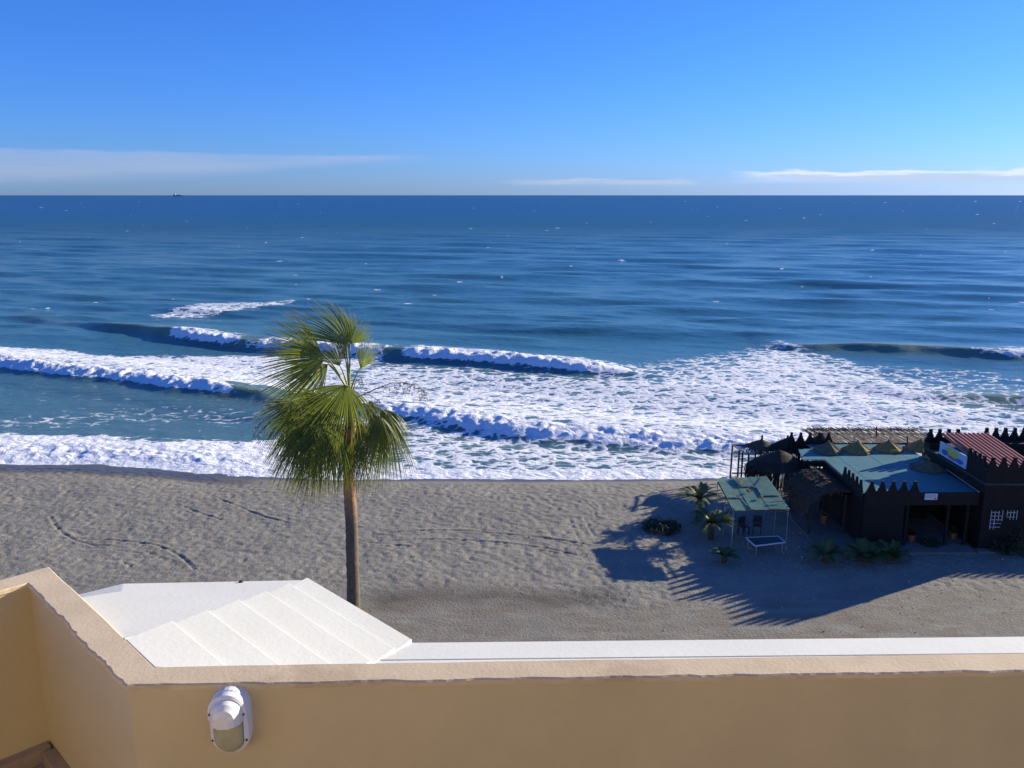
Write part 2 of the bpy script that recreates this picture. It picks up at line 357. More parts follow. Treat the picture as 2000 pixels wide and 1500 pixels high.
B(((1120,716),(1300,694),(1420,676),(1500,656),(1640,694),(1800,742),(2000,792),(2300,832)), ((1120,840),(1300,860),(1450,868),(1760,885),(2300,900)), .43, 7.)
B(((500,850),(700,800),(850,816),(1000,838),(1150,852),(1300,864),(1450,870),(1800,880)), ((500,945),(700,945),(1000,945),(1450,945),(1800,945)), .50)
B(((-300,840),(0,846),(150,852),(300,868),(420,862),(560,845),(700,860)), ((-300,925),(0,915),(250,921),(400,930),(560,945),(700,945)), .84, 2.)
B(((500,900),(700,880),(850,888),(1000,896),(1150,898),(1300,898),(1450,895),(1800,900)), ((500,950),(1800,950)), .86, 5.)
B(((285,606),(400,590),(600,584)), ((285,622),(400,618),(600,592)), .52, 4., 4.)
B(((-100,790),(100,800),(300,782),(560,790)), ((-100,850),(100,850),(300,840),(560,840)), .30, 4., 3.)
B(((1560,700),(1700,710),(2000,720),(2300,730)), ((1560,760),(1700,770),(2000,815),(2300,850)), .34, 4., 3.)
foam = np.maximum(foam, .20*(1-sst(off, 20, 45)))
foam = np.maximum(foam, np.clip(1.02*(1-sst(off + nwig*1.2, 1.2, 3.6)), 0, .98))
for i in range(190):                                         # scattered whitecaps
    yy = 130*(2600/130)**rng.random(); xx = (rng.random()*2-1)*yy*.8; L = (.28+.6*rng.random()**2)*(1+yy/500); wd = .3*L + yy*yy/17/1650*.45
    r0 = np.searchsorted(ys, yy-4*wd); r1 = np.searchsorted(ys, yy+4*wd)+1
    if r1-r0 < 1: continue
    sl = slice(r0, r1); f = np.exp(-((GX[sl]-xx)/L)**2 - ((GY[sl]-yy+(GX[sl]-xx)*.25)/wd)**2)
    foam[sl] = np.maximum(foam[sl], f*(.42+.5*rng.random()))
ft = np.clip((foam-.55)*2.5, 0, 1)
z += ft*(fbm(GX*1.7, GY*1.7, 4, 3, .65)-.5)*.22*(1-sst(off, 50, 90)) + (1-sst(off, 2, 14))*((fbm(GX*.8, GY*.8, 3, 4)-.5)*.12)
z *= sst(off, -1.5, 4)*.8+.2
m_sea = bpy.data.materials.new('sea_water'); m_sea.use_nodes = True; nt = m_sea.node_tree; b = nt.nodes['Principled BSDF']; mo = nt.nodes['Material Output']
t = nt.nodes.new('ShaderNodeTexCoord'); V = S(nt, t.outputs['Object']); sp = nt.nodes.new('ShaderNodeSeparateXYZ'); nt.links.new(V.s, sp.inputs[0])
yv = S(nt, sp.outputs[1]); cdn = nt.nodes.new('ShaderNodeCameraData')
shal = yv.smooth(52, 110, 1., 0.)
deep = mixc(nt, yv.smooth(110, 420), (.050, .165, .185), (.022, .105, .165))
deep = mixc(nt, yv.smooth(600, 3000), deep, (.006, .048, .105))
deep = mixc(nt, noise(nt, mapping(nt, V, (.012, .03, 1)), 1, 4).smooth(.35, .7)*.5, deep, (.022, .10, .135))
wc = mixc(nt, shal, deep, (.085, .172, .168))
wc = mixc(nt, attr(nt, 'green')*.95, wc, (.22, .27, .13))  # sunlight glowing through the crests, painted as green into the water colour
nt.links.new(wc.s, b.inputs['Base Color']); b.inputs['IOR'].default_value = 1.333; b.inputs['Roughness'].default_value = .12
nt.links.new(yv.smooth(90, 600, .42, .05).s, b.inputs['Specular IOR Level'])
W1 = noise(nt, mapping(nt, V, (.75, 1.5, 1), rot=(0, 0, R(14))), .9, 6, .62); W2 = noise(nt, mapping(nt, V, (.35, .8, 1), rot=(0, 0, R(20))), .28, 4, .55)
bn = nt.nodes.new('ShaderNodeBump'); bn.inputs['Strength'].default_value = 1.; bn.inputs['Distance'].default_value = 1.
nt.links.new((W1*.19*yv.smooth(50, 160, .7, 1.) + W2*.5*yv.smooth(90, 260)).s, bn.inputs['Height']); nt.links.new(bn.outputs[0], b.inputs['Normal'])
# foam lace
fa = attr(nt, 'foam')
dn = nt.nodes.new('ShaderNodeTexNoise'); dn.inputs['Scale'].default_value = .7; dn.inputs['Detail'].default_value = 4; nt.links.new(V.s, dn.inputs['Vector'])
va = nt.nodes.new('ShaderNodeVectorMath'); va.operation = 'MULTIPLY_ADD'; va.inputs[1].default_value = (1.7, 1.7, 0); nt.links.new(dn.outputs['Color'], va.inputs[0]); nt.links.new(V.s, va.inputs[2])
VW = mapping(nt, S(nt, va.outputs[0]), (.62, .95, .01))
def voro(scale):
    n = nt.nodes.new('ShaderNodeTexVoronoi'); n.feature = 'DISTANCE_TO_EDGE'; n.voronoi_dimensions = '2D'; n.inputs['Scale'].default_value = scale
    nt.links.new(VW.s, n.inputs['Vector']); return S(nt, n.outputs['Distance'])
l1 = voro(.62).smooth(0, .42, 1, 0); l2 = voro(1.7).smooth(0, .45, 1, 0)
lace = l1*.26 + l2*.26 + noise(nt, VW, 1.5, 7, .72)*.74 - .12
th = 1.02 - fa
fm = lace.smooth(th - .06, th + .13)*fa.smooth(.02, .12)
fb = nt.nodes.new('ShaderNodeBsdfPrincipled'); fb.inputs['Base Color'].default_value = (.84, .85, .85, 1); fb.inputs['Roughness'].default_value = .9; fb.inputs['Specular IOR Level'].default_value = .15
bn2 = nt.nodes.new('ShaderNodeBump'); bn2.inputs['Distance'].default_value = .35; bn2.inputs['Strength'].default_value = .55
nt.links.new((lace*.6 + noise(nt, V, 4, 4, .65)*.35).s, bn2.inputs['Height']); nt.links.new(bn2.outputs[0], fb.inputs['Normal'])
# far out the wave slopes are too small to resolve: what is seen is mostly light from within the water
df = nt.nodes.new('ShaderNodeBsdfDiffuse'); chop = noise(nt, mapping(nt, V, (.05, .16, 1), rot=(0, 0, R(14))), 1, 5, .7).smooth(.3, .72)
nt.links.new(mixc(nt, chop*.5, mixc(nt, yv.smooth(150, 900), (.036, .135, .215), (.015, .112, .31)), (.013, .085, .21)).s, df.inputs[0])
fr_mix = nt.nodes.new('ShaderNodeMixShader'); nt.links.new(yv.smooth(90, 520, 0., .82).s, fr_mix.inputs[0]); nt.links.new(b.outputs[0], fr_mix.inputs[1]); nt.links.new(df.outputs[0], fr_mix.inputs[2]); nt.links.new(bn.outputs[0], df.inputs['Normal'])
mx = nt.nodes.new('ShaderNodeMixShader'); nt.links.new(fm.s, mx.inputs[0]); nt.links.new(fr_mix.outputs[0], mx.inputs[1]); nt.links.new(fb.outputs[0], mx.inputs[2]); nt.links.new(mx.outputs[0], mo.inputs[0])
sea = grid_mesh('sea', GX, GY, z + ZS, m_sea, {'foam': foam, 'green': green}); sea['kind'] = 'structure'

#@@OBJECTS@@
# ================================================================== FOREGROUND BUILDING
h = 1.8; ZC = H - h                                          # coping top
A = at(250, 1337, ZC); Bc = at(56, 1137, ZC); Re = at(2000, 1308, ZC)
yaw = math.atan2(Re.y-A.y, Re.x-A.x); wd = .118
fx = Vector((math.cos(yaw), math.sin(yaw), 0)); fy = Vector((-math.sin(yaw), math.cos(yaw), 0))
dg = (Bc - A); dg.z = 0; dg.normalize(); dn_ = Vector((dg.y, -dg.x, 0))         # along the diagonal wall, its outward normal
if dn_.y < 0: dn_ = -dn_
rt = -dn_                                                    # return wall runs back at a right angle
inner = [A + fx*7.5, A, Bc, Bc + rt*1.6, Bc + rt*1.6 - Vector((0, 4.2, 0))]
def offset(P, w):                                            # offset an open polyline to its outer (left-of-travel reversed) side
    out_ = []
    for i, p in enumerate(P):
        ns = []
        for a_, b_ in ((i-1, i), (i, i+1)):
            if 0 <= a_ and b_ < len(P):
                t_ = (P[b_]-P[a_]); t_.z = 0; t_.normalize(); ns.append(Vector((t_.y, -t_.x, 0)))
        n_ = sum(ns, Vector()).normalized(); out_.append(p + n_*(w/max(.3, n_.dot(ns[0]))))
    return out_
if offset(inner, .1)[0].y < inner[0].y: sgn = -1
else: sgn = 1
outer = offset(inner, sgn*wd)
ZF = H - h*1.513                                             # terrace floor
bld = thing('terrace_building', 'cream rendered terrace building with tan coping and white skirt roof in the foreground', 'building', (0, 3, 0))
def wallstrip(I, O, z0, z1, i0, i1):
    mb = MB(); n = i1-i0+1
    P = [I[i] for i in range(i0, i1+1)]; Q = [O[i] for i in range(i0, i1+1)]
    vs = [(p.x, p.y, z) for z in (z0, z1) for p in P+Q]; k = 2*n; fs = []
    for i in range(n-1):
        fs += [(i, i+1, k+i+1, k+i), (n+i+1, n+i, k+n+i, k+n+i+1), (k+i, k+i+1, k+n+i+1, k+n+i), (i+1, i, n+i, n+i+1)]
    fs += [(0, k, k+n, n), (n-1, n+n-1, k+n+n-1, k+n-1)]
    mb.add(vs, fs); return mb
wallstrip(inner, outer, ZF-.3, ZC-.012, 0, 4).build('parapet_wall', M['cream'], bld)
# coping: thin uneven rendered cap, a little proud, finely divided so its edges waver
Ii = offset(inner, -sgn*.006); Oo = offset(inner, sgn*(wd+.008)); mb = MB(); V_ = []; rowN = 0
fine_i, fine_o = [], []
for i in range(len(Ii)-1):
    L = (Ii[i+1]-Ii[i]).length; n = max(2, int(L/.025))
    for q in range(n if i < len(Ii)-2 else n+1):
        t_ = q/n; fine_i.append(Ii[i].lerp(Ii[i+1], t_)); fine_o.append(Oo[i].lerp(Oo[i+1], t_))
n = len(fine_i)
for j in range(n):
    d_ = (fine_o[j]-fine_i[j]).normalized(); s_ = j*.025
    rough_ = 1.9 if (A-fine_i[j]).length < 1.0 and fine_i[j].x < A.x else 1.
    e1 = (float(vn(np.array(s_*9.), np.array(1.), 1))-.5)*.009*rough_ + (float(vn(np.array(s_*28.), np.array(2.), 2))-.5)*.006*rough_ + (float(vn(np.array(s_*40.), np.array(7.), 6))-.5)*.006*rough_
    e2 = (float(vn(np.array(s_*6.), np.array(3.), 3))-.5)*.006; zz = (float(vn(np.array(s_*3.), np.array(5.), 4))-.5)*.004
    p, q = fine_i[j]-d_*e1, fine_o[j]+d_*e2
    V_ += [(p.x, p.y, ZC-.022), (p.x, p.y, ZC-.005+zz), (*(p+d_*.008).xy, ZC+zz), (*(q-d_*.008).xy, ZC+zz), (q.x, q.y, ZC-.006+zz), (q.x, q.y, ZC-.03)]
mb.add(V_, [(j*6+k, j*6+(k+1) % 6, (j+1)*6+(k+1) % 6, (j+1)*6+k) for j in range(n-1) for k in range(6)] + [tuple(range(5, -1, -1)), tuple((n-1)*6+k for k in range(6))])
mb.build('coping', M['coping'], bld)
# terrace floor with tiles and a tiled kerb in the corner
fp = [(p.x, p.y) for p in (inner[0], inner[1], inner[2], inner[3], inner[4])] + [(inner[0].x, inner[4].y)]
fl = MB().prism(fp[::-1] if sgn > 0 else fp, ZF-.28, ZF-.03).build('terrace_floor', M['grout'], bld)
tl = MB().box((-.145, -.145, -.03), (.145, .145, 0)).build('tile', M['tile']); first = True
def inside(x, y):
    c_ = False
    for (x0, y0), (x1, y1) in zip(fp, fp[1:]+fp[:1]):
        if (y0 > y) != (y1 > y) and x < (x1-x0)*(y-y0)/(y1-y0)+x0: c_ = not c_
    return c_
cnt = 0
for i in range(-12, 14):
    for j in range(-12, 14):
        p = Bc + dg*(.3*i-.16) + rt*(.3*j+.16)
        if cnt < 290 and inside(p.x, p.y) and all(inside((p+dg*a_*.14+rt*b_*.14).x, (p+dg*a_*.14+rt*b_*.14).y) for a_ in (-1, 1) for b_ in (-1, 1)):
            o = tl if first else tl.copy()
            if not first: col.objects.link(o)
            first = False; cnt += 1
            o.location = (p.x-fl['_o'][0], p.y-fl['_o'][1], ZF-fl['_o'][2]); o.rotation_euler = (0, 0, math.atan2(dg.y, dg.x)); o.parent = fl
# kerb tiles at the wall foot
kd = [(Bc, rt, 5), (Bc, -dg, 4)]
for k_, (p0, dr, nk) in enumerate(kd):
    nrm = -dg if k_ == 0 else rt
    for i in range(nk):
        a_ = p0 + dr*(.012 + .07*(k_ == 1) + i*.235); b_ = a_ + dr*.225; c_ = b_ + nrm*.062; d_ = a_ + nrm*.062
        pol = [(v.x, v.y) for v in (a_, b_, c_, d_)]
        if (b_-a_).cross(c_-b_).z < 0: pol = pol[::-1]
        MB().prism(pol, ZF+.001, ZF+.075).build('kerb_tile', M['tile'], bld, bevel=.004)
# white skirt roof
SL = .262; ZE = H - 2.1
E = [at(2000, 1243, ZE), at(805, 1255, ZE), at(600, 1133, ZE), at(240, 1140, ZE), at(158, 1160, ZE)]
E[0] = E[0] + (E[0]-E[1]).normalized()*5; E[4] = E[4] + (E[4]-E[3]).normalized()*1.0
def inward(i):                                               # unit inward normal of eave segment i
    t_ = (E[i+1]-E[i]).normalized(); n_ = Vector((t_.y, -t_.x, 0))
    return n_ if n_.y*-1 > 0 or i == 3 and n_.x > 0 else -n_
INW = [inward(i) for i in range(4)]
INW[3] = Vector((.7071, -.7071, 0)) if INW[3].dot(Vector((.7071, -.7071, 0))) > 0 else -INW[3]
def mitre(i, r):                                             # eave corner i pushed inward by run r
    if i == 0: return E[0] + INW[0]*r
    if i == 4: return E[4] + INW[3]*r
    n_ = (INW[i-1]+INW[i]).normalized(); return E[i] + n_*(r/n_.dot(INW[i]))
RD = (E[1]-outer[1]).dot(INW[1]*-1)-.002                     # run of the diagonal facet up to the parapet
RE = (E[3]-outer[2]).dot(INW[3]*-1)-.002
RUN = [.70, .70, RD, RE, RE]
def facet(i, r0, r1a, r1b, lift0=0., lift1=0., thick=.05, name='roof_facet', ext=.0):
    a_, b_ = mitre(i, r0), mitre(i+1, r0); c_, d_ = mitre(i+1, r1b), mitre(i, r1a)
    zz = [ZE+SL*r0+lift0]*2 + [ZE+SL*r1b+lift1, ZE+SL*r1a+lift1]
    pol = [(v.x, v.y) for v in (a_, b_, c_, d_)]
    Q_ = []                                                  # cut off what would run through the front parapet
    for k_ in range(4):
        p, q = pol[k_], pol[(k_+1) % 4]; dp, dq = ((Vector((*v, 0))-outer[1]).xy.dot(fy.xy)-.004 for v in (p, q))
        if dp >= 0: Q_.append((*p, zz[k_]))
        if dp*dq < 0: t_ = dp/(dp-dq); Q_.append((p[0]+(q[0]-p[0])*t_, p[1]+(q[1]-p[1])*t_, zz[k_]+(zz[(k_+1) % 4]-zz[k_])*t_))
    pol, zz = [v[:2] for v in Q_], [v[2] for v in Q_]
    if (b_-a_).cross(c_-b_).z < 0: pol, zz = pol[::-1], zz[::-1]
    return MB().prism(pol, [q-thick for q in zz], zz).build(name, M['white_roof'], bld, bevel=.004)
facet(0, 0, .27, .27, 0, 0, name='roof_strip'); facet(0, .2705, .70, .70, -.004, -.004, name='roof_strip')
facet(3, 0, RE, RE)
P_ = [E[2], E[3], mitre(3, RE), outer[2] + Vector((.004, .006, 0)), mitre(2, RD)]
zz = [ZE + SL*max(0, (v-E[2]).dot(INW[2])) for v in P_]; ccw = (P_[1]-P_[0]).cross(P_[2]-P_[1]).z > 0
MB().prism([(v.x, v.y) for v in (P_ if ccw else P_[::-1])], [q-.05 for q in (zz if ccw else zz[::-1])], zz if ccw else zz[::-1]).build('roof_facet', M['white_roof'], bld)
NS = 6; rr = [0, .15, .33, .52, .72, .92, RD]
for q in range(NS): facet(1, rr[q], rr[q+1], rr[q+1], .017, -.002, .055, 'roof_strip')
# outside walls of the bay and the front below the eave
body = [mitre(i, .12) for i in range(5)]; bp = [(v.x, v.y) for v in body] + [(body[4].x-.2, -6), (body[0].x, -6)]
ar = sum(bp[i][0]*bp[(i+1) % len(bp)][1]-bp[(i+1) % len(bp)][0]*bp[i][1] for i in range(len(bp)))
MB().prism(bp if ar > 0 else bp[::-1], 0, ZF-.31).build('facade_wall', M['facade'], bld)
MB().prism(([(v.x, v.y) for v in [mitre(i, .12) for i in range(5)]] + [(v.x, v.y) for v in [mitre(i, RUN[i]) for i in range(4, -1, -1)]])[::-1 if ar < 0 else 1], ZF-.3, ZE-.03).build('eave_wall', M['facade'], bld)
# house wall that carries the photographer's balcony, behind the camera
MB().box((-7.5, -5.6, ZF-.02), (8, -3.4, ZF+6.2)).build('upper_storey_wall', M['cream'], bld)
p = at(473, 1137, ZE); pb = MB().lathe((p.x, p.y-.02, ZE+.004), [(.006, 0), (.013, .004), (.012, .012), (.004, .017)], 8).build('pebble', M['dkpebble'], smooth=True)
tag(pb, 'tiny dark pebble lying on the edge of the white skirt roof', 'pebble')

# ================================================================== WALL LAMP
r_ = ray(456, 1396); nw = -fy
tt = ((A - Vector((0, 0, H))).dot(fy))/r_.dot(fy); LP = Vector((0, 0, H)) + r_*tt
lamp = thing('wall_lamp', 'white oval bulkhead lamp with hooded upper half on the cream parapet', 'lamp', LP)
FR = Matrix(((fx.x, -nw.x*-1, 0), (fx.y, nw.y, 0), (0, 0, 1)))
def L2W(u, d, v): return LP + fx*u + nw*d + Vector((0, 0, 1))*v      # right, out from the wall, up
def stadium(wh, hh, n=14):                                           # half width, half height
    P = []
    for k in range(n+1): a_ = math.pi*k/n; P.append((wh*math.cos(a_), hh-wh+wh*math.sin(a_)))
    for k in range(n+1): a_ = math.pi+math.pi*k/n; P.append((wh*math.cos(a_), -(hh-wh)+wh*math.sin(a_)))
    return P
def loft(rings):                                                     # rings of (wh, hh, out)
    mb = MB(); vs = []; n = None
    for wh, hh, d in rings:
        P = stadium(wh, hh); n = len(P); vs += [L2W(u, d, v) for u, v in P]
    fs = [(i*n+k, i*n+(k+1) % n, (i+1)*n+(k+1) % n, (i+1)*n+k) for i in range(len(rings)-1) for k in range(n)]
    mb.add(vs, fs + [tuple(range(n-1, -1, -1)), tuple((len(rings)-1)*n+k for k in range(n))]); return mb
WH, HH = .073, .128
loft([(WH, HH, 0.0005), (WH, HH, .034), (WH-.004, HH-.004, .040)]).build('back_housing', M['lamp_white'], lamp)
loft([(WH-.0055, HH-.0055, .0395), (WH-.0055, HH-.0055, .0425)]).build('gasket', M['seam'], lamp)
loft([(WH-.001, HH-.001, .042), (WH-.002, HH-.002, .056), (WH-.016, HH-.016, .068), (WH-.018, HH-.018, .066)]).build('bezel', M['lamp_white'], lamp)
loft([(WH-.0175, HH-.0175, .0655), (WH-.022, HH-.022, .076), (WH-.034, HH-.034, .083), (WH-.05, HH-.05, .086)]).build('glass', M['lamp_glass'], lamp, smooth=True)
# the hood: an eyelid over the upper half, swelling outwards and cut off level
mb = MB(); vs = []; n = 36; prof = [(WH+.001, .050), (WH-.001, .070), (WH-.010, .078), (WH-.012, .074), (WH-.020, .100), (WH-.034, .119), (WH-.052, .128)]
zc_ = HH-WH
for wh, d in prof:
    for k in range(n+1):
        a_ = math.pi*k/n; vs.append(L2W(wh*math.cos(a_), d, zc_+wh*math.sin(a_)))
    
m_ = n+1
fs = [(i*m_+k, i*m_+k+1, (i+1)*m_+k+1, (i+1)*m_+k) for i in range(len(prof)-1) for k in range(n)] + [tuple((len(prof)-1)*m_+k for k in range(m_))]
k0 = len(vs); low = []
for wh, d in prof: vs += [L2W(-wh, d, zc_-.030+.012*(.09-d)/.04*0), L2W(wh, d, zc_-.030)]
for i in range(len(prof)-1):
    fs += [(i*m_+n, (i+1)*m_+n, k0+2*(i+1), k0+2*i), ((i)*m_, k0+2*i+1, k0+2*(i+1)+1, (i+1)*m_)]
i = len(prof)-1
fs += [(i*m_, i*m_+n, k0+2*i, k0+2*i+1), tuple([k0+2*q for q in range(len(prof))] + [k0+2*q+1 for q in range(len(prof)-1, -1, -1)])]
mb.add(vs, fs).build('hood', M['lamp_white'], lamp, bevel=.002)
for su, sv in ((-1, 1), (1, 1), (-1, -1), (1, -1)):
    c_ = [L2W(su*(WH-.010)+.0045*math.cos(k*1.047), dd, sv*(HH-WH-.002)+(-.012 if sv < 0 else 0)+.0045*math.sin(k*1.047)) for dd in (.056, .080 if sv > 0 else .066) for k in range(6)]
    MB().add(c_, [(k, (k+1) % 6, 6+(k+1) % 6, 6+k) for k in range(6)] + [(5,4,3,2,1,0), (6,7,8,9,10,11)]).build('screw', M['screw'], lamp)

# ================================================================== FAN PALM
def trunk_material():
    m = bpy.data.materials.new('fan_palm_trunk'); m.use_nodes = True; nt = m.node_tree; b = nt.nodes['Principled BSDF']; b.inputs['Roughness'].default_value = .9
    t = nt.nodes.new('ShaderNodeTexCoord'); V = S(nt, t.outputs['Object']); sp = nt.nodes.new('ShaderNodeSeparateXYZ'); nt.links.new(V.s, sp.inputs[0]); z_ = S(nt, sp.outputs[2])
    up = (z_ + (noise(nt, V, 2, 3)-.5)*.6).smooth(4.0, 5.2)
    old = mixc(nt, noise(nt, mapping(nt, V, (1, 1, .2)), 14, 5, .7).smooth(.35, .7), (.17, .125, .085), (.085, .065, .05))
    new = mixc(nt, noise(nt, mapping(nt, V, (1, 1, .4)), 16, 5, .7).smooth(.3, .75), (.40, .22, .11), (.22, .115, .06))
    c = mixc(nt, up, old, new); nt.links.new(c.s, b.inputs['Base Color'])
    ring = noise(nt, mapping(nt, V, (.6, .6, 9)), 1.6, 3, .6)
    bn = nt.nodes.new('ShaderNodeBump'); bn.inputs['Distance'].default_value = .03
    nt.links.new((ring + noise(nt, V, 22, 4)*.5).s, bn.inputs['Height']); nt.links.new(bn.outputs[0], b.inputs['Normal']); return m
def blade_material(name, c0, c1, tip):
    m = bpy.data.materials.new(name); m.use_nodes = True; nt = m.node_tree; b = nt.nodes['Principled BSDF']; mo = nt.nodes['Material Output']
    t = nt.nodes.new('ShaderNodeTexCoord'); V = S(nt, t.outputs['Object'])
    c = mixc(nt, noise(nt, V, 1.2, 3).smooth(.3, .7), c0, c1)
    c = mixc(nt, attr(nt, 'tip').smooth(.80, 1.)*.8, c, tip)
    c = mixc(nt, attr(nt, 'tip').smooth(0., .3, 1., 0.)*.55, c, (.36, .38, .12))
    nt.links.new(c.s, b.inputs['Base Color']); b.inputs['Roughness'].default_value = .38; b.inputs['Specular IOR Level'].default_value = .45
    tr = nt.nodes.new('ShaderNodeBsdfTranslucent'); nt.links.new(mixc(nt, .5, c, (.34, .40, .04)).s, tr.inputs[0])
    mx = nt.nodes.new('ShaderNodeMixShader'); mx.inputs[0].default_value = .46
    nt.links.new(b.outputs[0], mx.inputs[1]); nt.links.new(tr.outputs[0], mx.inputs[2]); nt.links.new(mx.outputs[0], mo.inputs[0]); return m
M['trunk'] = trunk_material(); M['blade'] = blade_material('fan_blade', (.20, .23, .045), (.115, .155, .032), (.34, .25, .10))
PB = at(690, 1200, 0.); PY = PB.y
palm = thing('fan_palm', 'tall fan palm with wind-blown green fronds standing on the beach', 'palm tree', (PB.x, PB.y, -.02))
tp = [(690,1200), (690,1140), (688,1080), (687,1030), (684,980), (681,930), (682,880), (685,830), (684,790), (683,760)]
pts = [aty(x, y, PY+.0) for x, y in tp]; pts[0].z = -.15
rad = [.30, .265, .255, .25, .245, .235, .22, .20, .15, .08]
P2, R2 = [], []
for i in range(len(pts)-1):
    for q in range(8): P2.append(pts[i].lerp(pts[i+1], q/8)); R2.append(rad[i]+(rad[i+1]-rad[i])*q/8 + .012*math.sin(i*8+q*2.4) + random.uniform(-.006, .006))
MB().tube(P2 + [pts[-1]], R2 + [.05], 20).build('trunk', M['trunk'], palm, smooth=True)
mb = MB()                                                     # fibrous leaf bases under the crown
for i in range(90):
    a_ = random.uniform(0, 6.28); q = random.uniform(0, 1); p = pts[6].lerp(pts[8], q); d_ = Vector((math.cos(a_), math.sin(a_), 0))
    mb.bar(p + d_*.14, p + d_*random.uniform(.24, .34) + Vector((0, 0, random.uniform(.05, .25))), .06, .025)
mb.build('leaf_bases', M['bark'], palm)
WIND = Vector((-1, -.15, -.1)).normalized(); G = Vector((0, 0, -1))
def frond(hub, tip, dh, S_deg, dt=0., face=(0, -1, .25), droop=.25, wind=.22, start=(683, 765), nseg=44):
    P = aty(*hub, PY+dh); T = aty(*tip, PY+dh+dt); ax = T-P; L = ax.length*1.22; ax.normalize()
    n_ = Vector(face); n_ += Vector((random.uniform(-.25, .25),)*1 + (0, random.uniform(-.2, .2))); n_ -= ax*n_.dot(ax); n_.normalize(); sd_ = ax.cross(n_).normalized()
    mb = MB(); tipv = []; Sx = R(S_deg); M_ = 7
    for k in range(nseg):
        ph = -Sx + 2*Sx*(k+.5)/nseg; d_ = ax*math.cos(ph) + sd_*math.sin(ph)
        cup = .16*(1-math.cos(ph*1.1)); Lk = L*(.70+.30*math.cos(ph))*random.uniform(.9, 1.08)
        dr = droop*random.uniform(.75, 1.3); wn = wind*random.uniform(.7, 1.35)
        half = Sx/nseg*1.12; jit = sd_*random.uniform(-.03, .03) + n_*random.uniform(-.05, .05)
        rib = []; ws = []
        for q in range(M_):
            t_ = q/(M_-1); c_ = P + d_*(Lk*t_) + n_*(cup*Lk*t_) + (G*dr + WIND*wn)*(Lk*t_**2.2) + jit*Lk*t_*t_
            rib.append(c_); w_ = Lk*t_*half if t_ < .5 else Lk*.5*half*(1-(t_-.5)/.5)**.75
            ws.append(max(w_, .003))
        vs = []
        for q in range(M_):
            t_ = (rib[min(q+1, M_-1)]-rib[max(q-1, 0)]).normalized(); cr = t_.cross(n_)
            cr = cr.normalized() if cr.length > 1e-4 else sd_; fo = .55*ws[q]
            vs += [rib[q]+cr*ws[q]-n_*fo*.5, rib[q]+n_*fo, rib[q]-cr*ws[q]-n_*fo*.5]; tipv += [q/(M_-1)]*3
        mb.add(vs, [(q*3+j, q*3+j+1, q*3+j+4, q*3+j+3) for q in range(M_-1) for j in (0, 1)])
    o = mb.build('frond', M['blade'], palm, smooth=False)
    a_ = o.data.attributes.new('tip', 'FLOAT', 'POINT'); a_.data.foreach_set('value', tipv)
    s0 = aty(*start, PY + max(-.15, min(.15, dh*.2))); c_ = (s0+P)/2 + Vector((0, 0, .22*(P-s0).length)); bz = []
    for q in range(9): t_ = q/8; bz.append(s0*(1-t_)**2 + c_*2*t_*(1-t_) + P*t_*t_)
    bz.append(P + ax*L*.30); MB().tube(bz, [.045-.026*q/8 for q in range(9)] + [.006], 6).build('petiole', M['petiole'], o, smooth=True)
FR_ = [ # hub, tip, depth, spread, extra
    ((677,674),(648,600),.25,56,.1,(.45,-1,.1),.05,.42), ((684,672),(706,632),.55,52,.1,(-.5,-1,0),.02,-.02), ((704,720),(723,668),.35,50,0,(-.7,-.8,.2),.05,.02),
    ((633,703),(545,706),-.35,66,-.1,(.1,-.8,.6),.22,.35), ((626,688),(560,650),.5,46,.1,(.2,-1,.3),.0,.3), ((640,712),(575,765),.1,52,0,(0,-1,.4),.22,.22),
    ((664,715),(640,668),.7,44,0,(.2,-1,.1),.1,.2), ((676,752),(655,832),-1.05,78,-.2,(0,-1,.35),.22,.16), ((652,782),(585,822),-.55,58,0,(0,-1,.5),.32,.16),
    ((582,790),(522,822),.2,54,0,(.1,-1,.3),.25,.14), ((585,797),(562,842),-.25,44,-.1,(.2,-1,.1),.2,.1), ((590,820),(560,900),.45,52,0,(-.3,-1,.2),.25,.1),
    ((602,825),(582,905),-.5,56,0,(-.1,-1,.3),.25,.12), ((628,825),(606,910),-.95,56,0,(0,-1,.3),.25,.12), ((652,832),(638,912),-1.1,54,0,(0,-1,.3),.22,.14),
    ((668,845),(662,910),-.8,46,0,(.1,-1,.2),.2,.12), ((640,806),(578,868),-.35,56,0,(0,-1,.5),.28,.1), ((692,852),(696,920),-.9,40,0,(.3,-1,.1),.2,.08),
    ((703,826),(718,900),-.2,44,0,(.3,-1,.1),.2,.05), ((748,800),(768,850),.0,64,0,(.3,-1,.5),.3,.06), ((754,806),(745,895),-.4,58,0,(.3,-1,.2),.25,.06),
    ((732,806),(727,885),.4,46,0,(.5,-1,.1),.25,.05), ((764,812),(780,848),.45,52,0,(.6,-.8,.4),.35,.04), ((622,772),(552,798),.6,50,0,(0,-1,.4),.25,.2),
    ((662,806),(625,890),.3,54,0,(0,-1,.2),.22,.12), ((694,806),(705,880),1.0,44,0,(.4,-1,0),.2,.05), ((640,800),(605,880),1.05,50,0,(-.2,-1,0),.25,.1),
    ((722,782),(738,828),1.0,40,0,(.4,-1,.2),.2,.03), ((615,790),(565,850),1.2,52,0,(-.3,-1,.2),.3,.12), ((675,700),(668,640),.4,30,0,(.6,-1,0),.1,.15),
    ((740,810),(752,870),-.7,48,0,(.2,-1,.5),.3,.04), ((608,835),(600,905),-.2,44,.3,(-.4,-1,.2),.2,.15)]
for f in FR_: frond(f[0], f[1], f[2], f[3]*(.82 if f[0][1] > 800 else 1), f[4], f[5], f[6]*(1.9 if f[0][1] > 785 else 1), f[7], start=(683, 770) if f[0][1] < 760 else (686, 792))
